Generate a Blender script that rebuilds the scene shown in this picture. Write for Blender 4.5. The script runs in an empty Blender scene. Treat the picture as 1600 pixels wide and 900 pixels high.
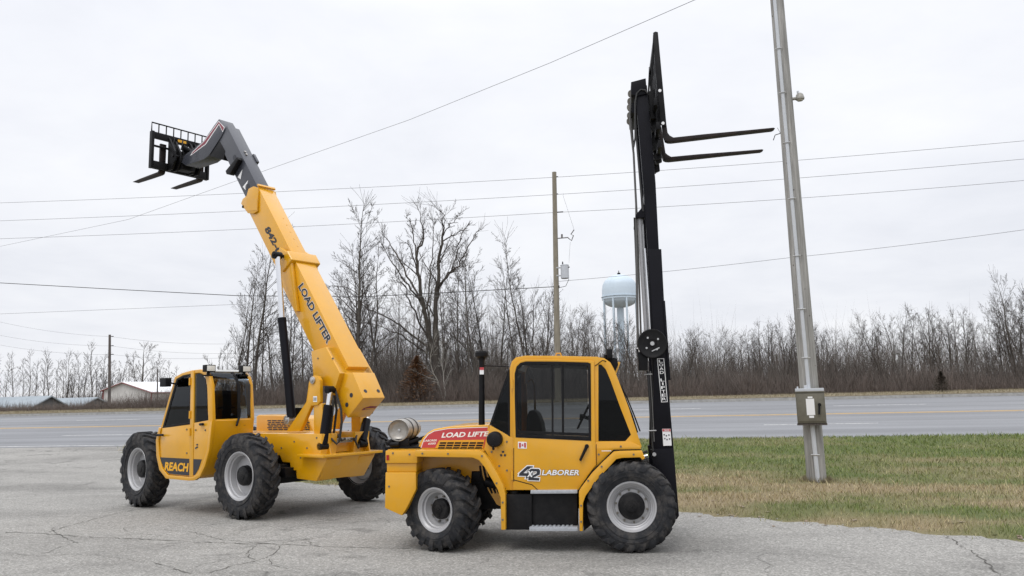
import bpy, bmesh, math, random
import numpy as np
from mathutils import Vector, Matrix

random.seed(7); RNG = np.random.default_rng(7)
scene = bpy.context.scene
COL = scene.collection
PI = math.pi

# ------------------------------------------------------------------ camera
F = 1244.0; EYE = 1.7; ROLL = math.radians(1.3); PITCH = math.atan((622 - 450) / F)
CR, SR, CP, SP = math.cos(ROLL), math.sin(ROLL), math.cos(PITCH), math.sin(PITCH)
cam_d = bpy.data.cameras.new('camera'); cam = bpy.data.objects.new('camera', cam_d); COL.objects.link(cam)
cam_d.sensor_width = 36; cam_d.lens = 36 * F / 1600; cam_d.clip_end = 4000; cam_d.clip_start = 0.1
# right / up / forward axes of the rolled, tilted camera
fwd = Vector((0, CP, SP)); up0 = Vector((0, -SP, CP)); r0 = Vector((1, 0, 0))
rt = r0 * CR - up0 * SR; upv = rt.cross(fwd).normalized()
M = Matrix((rt, upv, -fwd)).transposed().to_4x4(); M.translation = Vector((0, 0, EYE)); cam.matrix_world = M
scene.camera = cam

def ray(px, py):
    x = (px - 800) / F; y = (450 - py) / F
    d = rt * x + upv * y + fwd
    return d

class Frame:
    """A vertical machine frame: u along the heading, v into the scene from the side we look at, w up."""
    def __init__(s, O, h, sgn):
        s.O = O; s.h = h; s.sgn = sgn
        s.r = (-h[1] * sgn, h[0] * sgn)
    def uv(s, px, py, v):
        d = ray(px, py); a = s.r[0]*d.x + s.r[1]*d.y; t = (v + s.r[0]*s.O[0] + s.r[1]*s.O[1]) / a
        X, Y, Z = d.x*t - s.O[0], d.y*t - s.O[1], EYE + d.z*t
        return (s.h[0]*X + s.h[1]*Y, Z)
    def atu(s, px, py, u):
        d = ray(px, py); a = s.h[0]*d.x + s.h[1]*d.y; t = (u + s.h[0]*s.O[0] + s.h[1]*s.O[1]) / a
        X, Y, Z = d.x*t - s.O[0], d.y*t - s.O[1], EYE + d.z*t
        return (s.r[0]*X + s.r[1]*Y, Z)
    def P(s, u, v, w): return (u, v * s.sgn, w)
    def poly(s, pts, v): return [s.uv(x, y, v) for x, y in pts]

# ------------------------------------------------------------------ materials
def mat(name, col, rough=.6, metal=0, coat=0, var=0, scale=8, bump=0, bscale=60, spec=.5, col2=None, detail=6, coords='Object'):
    m = bpy.data.materials.new(name); m.use_nodes = True; nt = m.node_tree; b = nt.nodes['Principled BSDF']
    b.inputs['Roughness'].default_value = rough; b.inputs['Metallic'].default_value = metal
    b.inputs['Coat Weight'].default_value = coat; b.inputs['Coat Roughness'].default_value = .12
    b.inputs['Specular IOR Level'].default_value = spec
    c = tuple(col) + (1,)
    b.inputs['Base Color'].default_value = c
    if var or col2 or bump:
        tc = nt.nodes.new('ShaderNodeTexCoord')
    if var or col2:
        n = nt.nodes.new('ShaderNodeTexNoise'); n.inputs['Scale'].default_value = scale; n.inputs['Detail'].default_value = detail
        n.inputs['Roughness'].default_value = .65
        nt.links.new(tc.outputs[coords], n.inputs['Vector'])
        rp = nt.nodes.new('ShaderNodeValToRGB'); rp.color_ramp.elements[0].position = .32; rp.color_ramp.elements[1].position = .68
        if col2: lo, hi = tuple(col2) + (1,), c
        else: lo = tuple(x*(1-var) for x in col) + (1,); hi = tuple(min(1, x*(1+var)) for x in col) + (1,)
        rp.color_ramp.elements[0].color = lo; rp.color_ramp.elements[1].color = hi
        nt.links.new(n.outputs['Fac'], rp.inputs['Fac']); nt.links.new(rp.outputs['Color'], b.inputs['Base Color'])
    if bump:
        n2 = nt.nodes.new('ShaderNodeTexNoise'); n2.inputs['Scale'].default_value = bscale; n2.inputs['Detail'].default_value = 5
        nt.links.new(tc.outputs[coords], n2.inputs['Vector'])
        bp = nt.nodes.new('ShaderNodeBump'); bp.inputs['Strength'].default_value = bump; bp.inputs['Distance'].default_value = .02
        nt.links.new(n2.outputs['Fac'], bp.inputs['Height']); nt.links.new(bp.outputs['Normal'], b.inputs['Normal'])
    return m

def glass(name, tint, refl=.06):
    m = bpy.data.materials.new(name); m.use_nodes = True; nt = m.node_tree
    nt.nodes.remove(nt.nodes['Principled BSDF']); out = nt.nodes['Material Output']
    t = nt.nodes.new('ShaderNodeBsdfTransparent'); t.inputs[0].default_value = tuple(tint) + (1,)
    g = nt.nodes.new('ShaderNodeBsdfGlossy'); g.inputs['Roughness'].default_value = .02; g.inputs['Color'].default_value = (.9, .95, 1, 1)
    f = nt.nodes.new('ShaderNodeFresnel'); f.inputs['IOR'].default_value = 1.33
    x = nt.nodes.new('ShaderNodeMixShader')
    nt.links.new(f.outputs[0], x.inputs[0]); nt.links.new(t.outputs[0], x.inputs[1]); nt.links.new(g.outputs[0], x.inputs[2])
    nt.links.new(x.outputs[0], out.inputs['Surface'])
    return m

def dusty(m, dust=(.32, .27, .2), amount=.3, z0=.2, z1=1.0):
    """road dust that gathers low on a machine, in blotches"""
    nt = m.node_tree; b = nt.nodes['Principled BSDF']; L = nt.links
    tc = nt.nodes.new('ShaderNodeTexCoord'); n = nt.nodes.new('ShaderNodeTexNoise'); n.inputs['Scale'].default_value = 9; n.inputs['Detail'].default_value = 9
    n.inputs['Roughness'].default_value = .7
    L.new(tc.outputs['Object'], n.inputs['Vector'])
    mr = nt.nodes.new('ShaderNodeMapRange'); mr.inputs[1].default_value = .45; mr.inputs[2].default_value = .8; mr.inputs[4].default_value = amount
    L.new(n.outputs['Fac'], mr.inputs[0])
    mx = nt.nodes.new('ShaderNodeMixRGB'); L.new(mr.outputs[0], mx.inputs[0])
    s = b.inputs['Base Color']
    if s.links: L.new(s.links[0].from_socket, mx.inputs[1])
    else: mx.inputs[1].default_value = s.default_value
    mx.inputs[2].default_value = tuple(dust) + (1,)
    L.new(mx.outputs[0], s)
    return m

YEL = dusty(mat('yellow_paint', (.69, .335, .002), .34, coat=.6, var=.04, scale=3, bump=.015, bscale=35), (.44, .30, .11), .20)
BLK = dusty(mat('black_steel', (.007, .007, .008), .42, spec=.16, var=.3, scale=5), (.1, .09, .08), .08)
BLKM = dusty(mat('black_plastic', (.009, .009, .010), .5, spec=.16, var=.2, scale=6), (.12, .11, .1), .1)
RUB = dusty(mat('tyre_rubber', (.022, .023, .026), .72, spec=.22, var=.25, scale=7, bump=.2, bscale=70), (.18, .16, .14), .5)
RIM = dusty(mat('rim_silver', (.43, .43, .44), .42, metal=.25, var=.05, scale=9), (.3, .27, .23), .35)
HUBM = dusty(mat('hub_black', (.007, .007, .008), .4, spec=.2, var=.3), (.12, .11, .1), .25)
GRY = mat('boom_grey', (.042, .045, .057), .38, coat=.2, var=.06, scale=4)
STEP = mat('step_aluminium', (.42, .44, .47), .5, metal=.3, var=.15, scale=25)
CHR = mat('chrome_rod', (.75, .76, .78), .15, metal=1)
BOLT = mat('bolt_steel', (.5, .5, .5), .35, metal=.8)
BOLTD = mat('nut_steel', (.16, .15, .13), .5, metal=.5)
SEAT = mat('seat_vinyl', (.02, .02, .021), .6)
INT = mat('cab_interior', (.03, .03, .03), .7)
GLS = glass('tinted_glass', (.42, .43, .43))
GLSD = glass('dark_tinted_glass', (.20, .21, .21))
GLSC = glass('tele_tinted_glass', (.5, .52, .53))
RED = mat('red_decal', (.47, .05, .06), .4)
REDB = mat('burgundy_stripe', (.22, .03, .05), .4)
WHT = mat('white_decal', (.8, .8, .8), .45)
DKT = mat('dark_lettering', (.02, .022, .03), .45)
YLT = mat('yellow_lettering', (.8, .4, .01), .45)
ALU = mat('tank_metal', (.42, .41, .39), .42, metal=.5, var=.2, scale=14, col2=(.3, .27, .23))
LENS = mat('lamp_lens', (.75, .76, .72), .15)
TAIL = mat('tail_lens', (.35, .012, .012), .25)
FORK = mat('fork_steel', (.012, .011, .012), .5, spec=.2, var=.3, scale=10, col2=(.035, .024, .02))
MASTM = mat('mast_black', (.006, .006, .009), .36, spec=.14, var=.2, scale=3)

# ------------------------------------------------------------------ mesh building
class MB:
    def __init__(s, fr=None): s.v = []; s.f = []; s.fr = fr
    def add(s, vs, fs):
        o = len(s.v); s.v += [tuple(p) for p in vs]; s.f += [tuple(i + o for i in f) for f in fs]; return s
    def _P(s, u, v, w): return s.fr.P(u, v, w) if s.fr else (u, v, w)
    def prism(s, poly, v0, v1, poly2=None):
        n = len(poly); p2 = poly2 or poly
        vs = [s._P(a, v0, b) for a, b in poly] + [s._P(a, v1, b) for a, b in p2]
        fs = [tuple(range(n)), tuple(range(2*n-1, n-1, -1))] + [(i, (i+1) % n, n+(i+1) % n, n+i) for i in range(n)]
        return s.add(vs, fs)
    def ring(s, outer, inner, v0, v1):
        n = len(outer)
        vs = [s._P(a, v, b) for v in (v0, v1) for lp in (outer, inner) for a, b in lp]
        fs = []
        for i in range(n):
            j = (i+1) % n
            fs += [(i, j, n+j, n+i), (2*n+i, 2*n+j, 3*n+j, 3*n+i), (i, j, 2*n+j, 2*n+i), (n+i, n+j, 3*n+j, 3*n+i)]
        return s.add(vs, fs)
    def box(s, u0, u1, v0, v1, w0, w1): return s.prism([(u0, w0), (u1, w0), (u1, w1), (u0, w1)], v0, v1)
    def quadbox(s, a, b, width, vdir, thick):
        """a bar from a to b (u,v,w) with section width x thick; vdir is the thickness axis"""
        a = Vector(s._P(*a)); b = Vector(s._P(*b)); d = (b - a).normalized(); k = Vector(s._P(*vdir)).normalized()
        side = d.cross(k).normalized() * width / 2; k = side.cross(d).normalized() * thick / 2
        vs = [p + i * side + j * k for p in (a, b) for i, j in ((-1, -1), (1, -1), (1, 1), (-1, 1))]
        return s.add(vs, [(0, 1, 2, 3), (7, 6, 5, 4), (0, 1, 5, 4), (1, 2, 6, 5), (2, 3, 7, 6), (3, 0, 4, 7)])
    def tube(s, pts, r, n=10, caps=True, loc=True):
        P = [Vector(s._P(*p)) if loc else Vector(p) for p in pts]; k = len(P)
        R = r if isinstance(r, (list, tuple)) else [r] * k
        vs = []; fs = []; prev = None
        for i, p in enumerate(P):
            t = ((P[min(i+1, k-1)] - P[max(i-1, 0)])).normalized()
            if prev is None:
                a = t.orthogonal().normalized()
            else:
                a = (prev - t * prev.dot(t)).normalized()
            prev = a; b = t.cross(a)
            vs += [p + R[i] * (math.cos(q) * a + math.sin(q) * b) for q in (2*PI*j/n for j in range(n))]
        for i in range(k-1):
            for j in range(n):
                fs.append((i*n+j, i*n+(j+1) % n, (i+1)*n+(j+1) % n, (i+1)*n+j))
        if caps: fs += [tuple(range(n-1, -1, -1)), tuple(range((k-1)*n, k*n))]
        return s.add(vs, fs)
    def cyl(s, a, b, r, n=20): return s.tube([a, b], r, n)
    def lathe(s, prof, n=40, M=None):
        """profile of (radius, y) about the local y axis"""
        k = len(prof); vs = []
        for r, y in prof:
            vs += [(r*math.cos(2*PI*j/n), y, r*math.sin(2*PI*j/n)) for j in range(n)]
        if M is not None: vs = [M @ Vector(p) for p in vs]
        fs = [(i*n+j, i*n+(j+1) % n, (i+1)*n+(j+1) % n, (i+1)*n+j) for i in range(k-1) for j in range(n)]
        return s.add(vs, fs)

def build(name, mb, m, parent=None, bevel=0, ang=35, seg=2, smooth=True):
    me = bpy.data.meshes.new(name); me.from_pydata(mb.v, [], mb.f)
    bm = bmesh.new(); bm.from_mesh(me)
    bmesh.ops.recalc_face_normals(bm, faces=bm.faces)
    if bevel:
        es = [e for e in bm.edges if len(e.link_faces) == 2 and e.calc_face_angle(0) > math.radians(25)]
        bmesh.ops.bevel(bm, geom=es, offset=bevel, segments=seg, profile=.6, affect='EDGES', clamp_overlap=True)
    if smooth:
        for f in bm.faces: f.smooth = True
        for e in bm.edges:
            if len(e.link_faces) == 2: e.smooth = e.calc_face_angle(0) < math.radians(ang)
            else: e.smooth = False
    bm.to_mesh(me); bm.free()
    me.materials.append(m)
    o = bpy.data.objects.new(name, me); COL.objects.link(o)
    if parent: o.parent = parent
    return o

def mesh_np(name, V, faces, m, parent=None, smooth=False):
    """V: (n,3) array; faces: (k,3) or (k,4) int array"""
    me = bpy.data.meshes.new(name); faces = np.asarray(faces); k, c = faces.shape
    me.vertices.add(len(V)); me.vertices.foreach_set('co', np.asarray(V, dtype=np.float32).ravel())
    me.loops.add(k*c); me.loops.foreach_set('vertex_index', faces.astype(np.int32).ravel())
    me.polygons.add(k); me.polygons.foreach_set('loop_start', np.arange(0, k*c, c, dtype=np.int32)); me.polygons.foreach_set('loop_total', np.full(k, c, dtype=np.int32))
    if smooth: me.polygons.foreach_set('use_smooth', np.ones(k, dtype=bool))
    me.update(calc_edges=True); me.validate()
    me.materials.append(m)
    o = bpy.data.objects.new(name, me); COL.objects.link(o)
    if parent: o.parent = parent
    return o

def thing(name, label, cat, loc=(0, 0, 0), rz=0, group=None):
    o = bpy.data.objects.new(name, None); COL.objects.link(o); o.location = loc; o.rotation_euler = (0, 0, rz); o.empty_display_size = .2
    o['label'] = label; o['category'] = cat
    if group: o['group'] = group
    return o
def tag(o, label, cat, group=None):
    o['label'] = label; o['category'] = cat
    if group: o['group'] = group
    return o
def struct(o): o['kind'] = 'structure'; return o

_tc = {}
def text_geo(s, bold, res=3):
    key = (s, bold)
    if key not in _tc:
        cu = bpy.data.curves.new('lettering', 'FONT'); cu.body = s; cu.size = 1; cu.offset = bold; cu.resolution_u = res; cu.fill_mode = 'FRONT'
        o = bpy.data.objects.new('lettering', cu); COL.objects.link(o)
        dg = bpy.context.evaluated_depsgraph_get(); me = o.evaluated_get(dg).to_mesh()
        vs = [(v.co.x, v.co.y) for v in me.vertices]; fs = [tuple(p.vertices) for p in me.polygons]
        o.evaluated_get(dg).to_mesh_clear(); bpy.data.objects.remove(o); bpy.data.curves.remove(cu)
        _tc[key] = (vs, fs)
    return _tc[key]

def letters(name, s, fr, v, bl, br, tl, m, parent, bold=.02, ref_bold=None, lift=0):
    """flat lettering on the side plane v; bl, br, tl: corners (u,w) of the text block"""
    vs, fs = text_geo(s, bold); rv = text_geo(s, ref_bold if ref_bold is not None else bold)[0]
    x0, x1 = min(p[0] for p in rv), max(p[0] for p in rv); y0, y1 = min(p[1] for p in rv), max(p[1] for p in rv)
    mb = MB(fr); out = []
    for x, y in vs:
        a = (x-x0)/(x1-x0); b = (y-y0)/(y1-y0)
        out.append(fr.P(bl[0]+a*(br[0]-bl[0])+b*(tl[0]-bl[0]), v-lift, bl[1]+a*(br[1]-bl[1])+b*(tl[1]-bl[1])))
    mb.add(out, fs)
    return build(name, mb, m, parent, smooth=False)

def outlined(name, s, fr, v, bl, br, tl, m, mo, parent, bold, obold):
    a = letters(name, s, fr, v, bl, br, tl, mo, parent, obold, bold)
    letters(name, s, fr, v - .003, bl, br, tl, m, a, bold)
    return a

# ------------------------------------------------------------------ wheels
def wheel(parent, R, W, rr, c, yaw, hub_r, hub_len, side, dish=.09, nl=20, bolts=10, valve=True, lug_w=.055, lugk=1):
    """c: centre in the parent's frame; local +y of the wheel points outward after 'side' is applied"""
    e = bpy.data.objects.new('wheel', None); COL.objects.link(e); e.parent = parent; e.location = c
    e.rotation_euler = (0, 0, yaw + (0 if side > 0 else PI)); e.empty_display_size = .1
    h = W/2; Rt = R - .034*lugk
    prof = [(rr-.02, -h*.72), (rr+.012, -h*.80), (rr+.05, -h*.92), ((rr+Rt)/2, -h*1.0), (Rt-.09, -h*.99), (Rt-.045, -h*.95), (Rt-.012, -h*.84), (Rt, -h*.55), (Rt+.004, 0)]
    prof = prof + [(r, -y) for r, y in prof[-2::-1]]
    t = MB(); t.lathe(prof, 64)
    # raised rib on the outer sidewall
    for rb in (Rt-.10, rr+.07):
        yb = h*.985 if rb > rr+.1 else h*.955
        t.lathe([(rb-.008, yb-.012), (rb-.004, yb+.006), (rb+.004, yb+.006), (rb+.008, yb-.012)], 64)
    def lug(a0, sg):
        ys = [h*1.0, h*.96, h*.82, h*.5, h*.2, -h*.10]; rs = [Rt-.03-.055*lugk, Rt-.03, Rt-.004, Rt, Rt, Rt]; tops = [x*lugk for x in (.010, .028, .034, .034, .034, .033)]
        da = [-.16, -.10, -.02, .10, .20, .26]
        rings = []
        for y, r, tp, d in zip(ys, rs, tops, da):
            wv = lug_w * (1.15 if y > h*.7 else .9) / R
            ring = []
            for (k, ww) in ((-.02, .62), (tp, .45), (tp, -.45), (-.02, -.62)):
                a = a0 + d * .8 + ww * wv; q = r + k
                ring.append((q*math.cos(a), sg*(y + (.006 if y >= h*.95 else 0)), q*math.sin(a)))
            rings.append(ring)
        vs = [p for r_ in rings for p in r_]; fs = [(0, 1, 2, 3), tuple(range(len(vs)-1, len(vs)-5, -1))]
        for i in range(len(rings)-1):
            for j in range(4):
                fs.append((i*4+j, i*4+(j+1) % 4, i*4+4+(j+1) % 4, i*4+4+j))
        t.add(vs, fs)
    for i in range(nl):
        lug(2*PI*i/nl, 1); lug(2*PI*(i+.5)/nl, -1)
    build('tyre', t, RUB, e, ang=40)
    r_ = MB(); o = h*.78
    r_.lathe([(rr-.03, o-.05), (rr+.006, o-.012), (rr+.01, o), (rr+.004, o+.008), (rr-.012, o+.004), (rr-.022, o-.012), (rr-.034, o-.02), (rr-.04, o-.05), (rr-.055, o-.06), (rr-.062, o-dish), (rr-.085, o-dish-.03), (hub_r+.05, o-dish-.035), (hub_r-.02, o-dish-.03), (.01, o-dish-.03)], 56)
    r_.lathe([(rr, -o), (rr-.04, -o+.05), (rr-.08, -o+.12), (.01, -o+.14)], 40)
    rim = build('rim', r_, RIM, e, ang=28)
    hb = MB(); y0 = o-dish-.03
    hb.lathe([(hub_r+.004, y0-.01), (hub_r, y0+hub_len*.75), (hub_r-.012, y0+hub_len*.95), (hub_r-.03, y0+hub_len), (hub_r*.45, y0+hub_len+.004), (hub_r*.42, y0+hub_len+.012), (.004, y0+hub_len+.014)], 36)
    for i in range(3):
        a = 2*PI*i/3 + .5
        hb.cyl((hub_r*.72*math.cos(a), y0+hub_len-.01, hub_r*.72*math.sin(a)), (hub_r*.72*math.cos(a), y0+hub_len+.006, hub_r*.72*math.sin(a)), .012, 8)
    hub = build('hub', hb, HUBM, e, ang=30)
    rb = hub_r + .028; nut = None
    for i in range(bolts):
        a = 2*PI*(i+.3)/bolts
        if nut is None:
            bt = MB(); bt.cyl((0, -.02, 0), (0, .022, 0), .013, 6); nut = build('wheel_nut', bt, BOLTD, e)
            no = nut
        else:
            no = nut.copy(); COL.objects.link(no); no.parent = e
        no.location = (rb*math.cos(a), y0, rb*math.sin(a))
    return e


def glyph(name, polys, fr, v, bl, br, tl, m, parent, grow_=0, lift=0):
    """block figures drawn as simple polygons in a unit box; grow_ offsets every outline outwards (for the keyline)"""
    mb = MB(fr)
    for k, P in enumerate(polys):
        Q = [Vector(p) for p in P]
        if grow_:
            A = sum(Q[i].x*Q[(i+1) % len(Q)].y - Q[(i+1) % len(Q)].x*Q[i].y for i in range(len(Q))); s = 1 if A > 0 else -1; R_ = []
            for i in range(len(Q)):
                a, b, c = Q[i-1], Q[i], Q[(i+1) % len(Q)]; d1 = (b-a).normalized(); d2 = (c-b).normalized(); n1 = Vector((d1.y, -d1.x))*s; n2 = Vector((d2.y, -d2.x))*s
                R_.append(b + (n1+n2)/max(.35, 1+n1.dot(n2))*grow_)
            Q = R_
        mb.add([fr.P(bl[0]+p.x*(br[0]-bl[0])+p.y*(tl[0]-bl[0]), v-lift-.0005*k, bl[1]+p.x*(br[1]-bl[1])+p.y*(tl[1]-bl[1])) for p in Q], [tuple(range(len(Q)))])
    return build(name, mb, m, parent, smooth=False)
FOUR = [[(.56, 0), (.82, 0), (.82, 1), (.56, 1)], [(0, .42), (.27, .42), (.56, .80), (.56, 1.0), (.42, 1.0)], [(0, .20), (.56, .20), (.56, .42), (0, .42)], [(.82, .20), (1, .20), (1, .42), (.82, .42)]]
TWO = [[(0, 0), (1, 0), (1, .22), (0, .22)], [(0, .22), (.40, .22), (1, .52), (1, .60), (.70, .60)], [(.70, .60), (1, .60), (1, .86), (.86, 1), (.70, 1)], [(.14, 1), (0, .86), (0, .66), (.28, .66), (.28, .78), (.70, .78), (.70, 1)]]

# ================================================================== rough-terrain forklift
YAW = math.radians(6.6)
L = Frame((1.23, 8.92), (math.cos(YAW), -math.sin(YAW)), 1)
lift = thing('forklift', 'yellow forklift with black mast raised straight up and silver gas tank on its deck', 'forklift', (1.23, 8.92, 0), -YAW)
def lp(pts, v): return L.poly(pts, v)
MW = 1.86           # overall width
V = .14             # door plane

# wheels
wheel(lift, .492, .40, .265, L.P(.02, .20, .492), 0, .145, .05, -1, dish=.05, nl=22, bolts=10, lugk=.5)
wheel(lift, .492, .40, .265, L.P(.02, MW-.20, .492), 0, .145, .05, 1, dish=.05, nl=22, bolts=10, lugk=.5)
ST = math.radians(-27)
wheel(lift, .462, .34, .243, L.P(-2.13, .24, .462), ST, .115, .06, -1, dish=.10, nl=18, bolts=8)
wheel(lift, .462, .34, .243, L.P(-2.13, MW-.24, .462), ST, .115, .06, 1, dish=.10, nl=18, bolts=8)

# under-frame and axles
mb = MB(L); mb.box(-2.0, .25, .48, MW-.48, .42, .72)
mb.cyl((.02, .3, .492), (.02, MW-.3, .492), .12, 16); mb.cyl((-2.13, .4, .462), (-2.13, MW-.4, .462), .10, 16)
mb.box(-1.95, -1.55, .5, .9, .6, .85)
for k in range(5): mb.tube([(-1.72+.04*k, .47, .92), (-1.70+.05*k, .46, .78), (-1.62+.04*k, .47, .6)], .016, 8)
mb.cyl((-1.66, .44, .74), (-1.52, .44, .70), .055, 14)
build('under_frame', mb, BLK, lift, bevel=.006)

# counterweight
mb = MB(L)
side = lp([(602, 704), (650, 704), (650, 760), (634, 797), (628, 806), (601, 794)], .12)
top = [lp([p], .12)[0] for p in ((602, 704), (652, 704), (652, 724), (602, 724))]
low = lp([(602, 738), (650, 738), (650, 765), (636, 793), (628, 806), (601, 794)], .12)
mb.prism(top, .12, MW-.12)
mid = lp([(603, 724), (650, 724), (650, 738), (603, 738)], .12)
# waist between the upper and lower casting slopes inward
mb.prism(low, .12, MW-.12)
m0 = [(mid[0][0], mid[0][1]), (mid[1][0], mid[1][1]), (mid[2][0], mid[2][1]), (mid[3][0], mid[3][1])]
mb.prism(m0, .15, MW-.15)
build('counterweight', mb, YEL, lift, bevel=.014)
mb = MB(L); a = lp([(604, 711), (608, 711), (608, 719), (604, 719)], .12); mb.prism(a, .112, .125); build('tail_light', mb, TAIL, lift)
mb = MB(L); mb.prism(a, MW-.125, MW-.112); build('tail_light', mb, TAIL, lift)

# hood
hs = [(652, 702), (655, 694), (660, 684), (668, 676), (678, 670.5), (700, 666.8), (730, 665), (764, 663.5), (770, 690), (764, 702)]
mb = MB(L); mb.prism(lp(hs, .30), .30, MW-.30); hood = build('hood', mb, YEL, lift, bevel=.02, seg=3)
mb = MB(L); mb.prism(lp([(657, 699.6), (661.5, 687), (668.5, 678.5), (678, 673.5), (700, 670), (730, 668.6), (762, 667.6), (760, 683), (756, 699.6)], .30), .297, .2995)
build('side_sticker', mb, RED, hood, smooth=False)
mb = MB(L); mb.prism(lp([(657.4, 699.9), (662, 686.6), (669, 678), (678.3, 673), (700, 669.4), (730, 668), (762, 667), (762, 667.9), (730, 668.9), (700, 670.3), (678.6, 674), (669.8, 679), (662.8, 687.3), (658.4, 699.9)], .30), .2955, .2965)
build('pinstripe', mb, WHT, hood, smooth=False)
mb = MB(L); mb.prism(lp([(680, 700), (686.5, 688), (757, 687), (755, 700)], .30), .292, .2965); vp = build('vent_panel', mb, YEL, hood, smooth=False)
mb = MB(L)
for r in range(3):
    for c in range(6):
        y = 690.8 + r*3.9; x = 688 - r*1.4 + c*11.6
        mb.prism(lp([(x, y), (x+10, y), (x+9.2, y+2.5), (x-.8, y+2.5)], .30), .2885, .2925)
build('vent_slots', mb, BLKM, vp, smooth=False)
letters('lettering', 'LOAD LIFTER', L, .2945, *lp([(689.6, 684), (771, 681.5), (692.4, 676)], .30), WHT, hood, bold=.035)
letters('lettering', 'LABORER', L, .2945, *lp([(662.2, 690.2), (682.6, 689.6), (663.2, 687)], .30), WHT, hood, bold=.02)
letters('lettering', '6000', L, .2945, *lp([(668.8, 694.8), (680.6, 694.4), (669.6, 691.6)], .30), WHT, hood, bold=.02)
mb = MB(L); mb.prism(lp([(652, 701.4), (764, 701.8), (764, 704.4), (652, 704)], .28), .28, MW-.28); build('hood_seal', mb, BLKM, lift)

# rear fender: flat deck, arch lip and wheel-well wall
out_ = [(648, 703.5), (700, 703.5), (748, 703.5), (757, 709), (766, 721), (778, 742), (786, 758), (789.5, 772), (790, 828)]
in_ = [(648, 713.5), (700, 714.5), (738, 715), (748, 719), (757, 730), (769, 750), (777.5, 765), (782, 778), (783, 828)]
ol, il = lp(out_, .03), lp(in_, .03)
loop = ol + il[::-1]
for v0, v1 in ((.03, .44), (MW-.44, MW-.03)):
    mb = MB(L); mb.prism(loop, v0, v1); build('rear_fender', mb, YEL, lift, bevel=.008)
mb = MB(L)
w1 = lp([(640, 706), (757, 706), (783, 752), (784, 792), (776, 788), (763, 766), (757, 752), (752, 736), (737, 736), (734, 765), (700, 780), (640, 780)], .46)
mb.prism(w1, .46, .475); build('wheel_well', mb, YEL, lift)
mb = MB(L); mb.prism(w1, MW-.475, MW-.46); build('wheel_well', mb, YEL, lift); mb = MB(L)
dk = lp([(606, 702.4), (756, 702.4), (756, 706), (606, 706)], .13); mb.prism(dk, .13, MW-.13)
build('rear_deck', mb, YEL, lift)

# propane tank lying across the deck
u0, w0 = L.uv(622, 672.5, .30); mb = MB(L); rt_ = .128
Mx = Matrix.Translation(Vector(L.P(u0, .30, w0)))
mb.lathe([(rt_*.80, .06), (rt_*.97, .0), (rt_, .002), (rt_*1.0, .05), (rt_*.95, .09), (rt_*1.0, .11), (rt_*1.03, .14), (rt_*1.03, .30), (rt_*1.045, .315), (rt_*1.045, .34), (rt_*1.03, .355), (rt_*1.03, .55), (rt_*.95, .62), (rt_*.8, .66), (rt_*.8, .74), (rt_*.76, .74), (rt_*.74, .6)], 40, Mx)
mb.lathe([(rt_*.92, .012), (rt_*.80, .035), (rt_*.55, .05), (rt_*.2, .055), (.001, .056)], 40, Mx)
tank = build('propane_tank', mb, ALU, lift, ang=40)
for y_ in (.19, .44): mb = MB(L); mb.lathe([(rt_*1.05, y_), (rt_*1.07, y_+.005), (rt_*1.07, y_+.035), (rt_*1.05, y_+.04)], 40, Mx); build('strap', mb, BLK, tank)
mb = MB(L); mb.lathe([(.016, .05), (.016, .04), (.001, .038)], 14, Mx); build('valve_boss', mb, BOLT, tank)
mb = MB(L)
mb.box(u0-.10, u0+.12, .32, .36, w0-.20, w0-.10); mb.box(u0-.16, u0+.28, .30, 1.0, w0-.225, w0-.19); mb.box(u0-.10, u0+.12, .80, .84, w0-.20, w0-.10)
mb.cyl((u0-.09, .27, w0-.16), (u0+.02, .27, w0-.16), .03, 10); mb.cyl((u0-.12, .24, w0-.15), (u0-.08, .3, w0-.12), .026, 10)
mb.quadbox((u0+.02, .36, w0-.18), (u0+.27, .5, w0-.09), .03, (0, 1, 0), .05)
mb.quadbox((u0+.02, .55, w0-.18), (u0+.27, .7, w0-.09), .03, (0, 1, 0), .05)
build('tank_bracket', mb, BLK, lift, bevel=.004)

# cab: lower body, side frames, posts, roof
body = [(766, 664.5), (798, 683), (926, 690.5), (985, 690), (1001, 697), (1002, 703.5), (959, 703.5), (924, 737), (903, 766), (789, 766), (756, 704)]
mb = MB(L); mb.prism(lp(body, V), V, MW-.30); build('cab_body', mb, YEL, lift, bevel=.01)
# cab side panel skirt above the steps
mb = MB(L)
A = [(766, 664.5), (795, 577), (797.5, 568), (803, 560.5), (812, 556.8), (830, 555.6), (870, 555.8), (930, 557.2), (944, 560), (953, 567), (960, 580), (975, 620), (990, 660), (1002, 699), (985, 692), (926, 693), (798, 686)]
outer = [(797, 686), (797, 620), (796.5, 577), (799.5, 565), (806, 558.4), (820, 555.6), (870, 555.9), (928, 557.2), (935, 557.4), (935, 620), (935, 691)]
inner = [(803, 684), (803, 620), (803, 582), (805.5, 571), (811.5, 565), (822, 562.6), (870, 562.8), (922, 564.2), (927.5, 565), (927.5, 620), (927.5, 690)]
frame_o = lp(outer, V); frame_i = lp(inner, V)
qo = [(928, 557.2), (944, 559.5), (954, 566.5), (961, 580), (982, 636), (1003, 699), (985, 693), (928, 693)]
qi = [(934.5, 569), (940, 570), (946.5, 577), (953, 592), (969, 636), (986, 679.5), (977, 689.5), (934.5, 689.5)]
qfo, qfi = lp(qo, V), lp(qi, V)
FV = 1.42          # far side of the cab
for v0, v1 in ((V+.002, V+.055), (FV-.055, FV)):
    mb = MB(L); mb.ring(frame_o, frame_i, v0, v1); mb.ring(qfo, qfi, v0 + .003, v1 - .003)
    build('cab_frame', mb, YEL, lift, bevel=.007)
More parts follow.
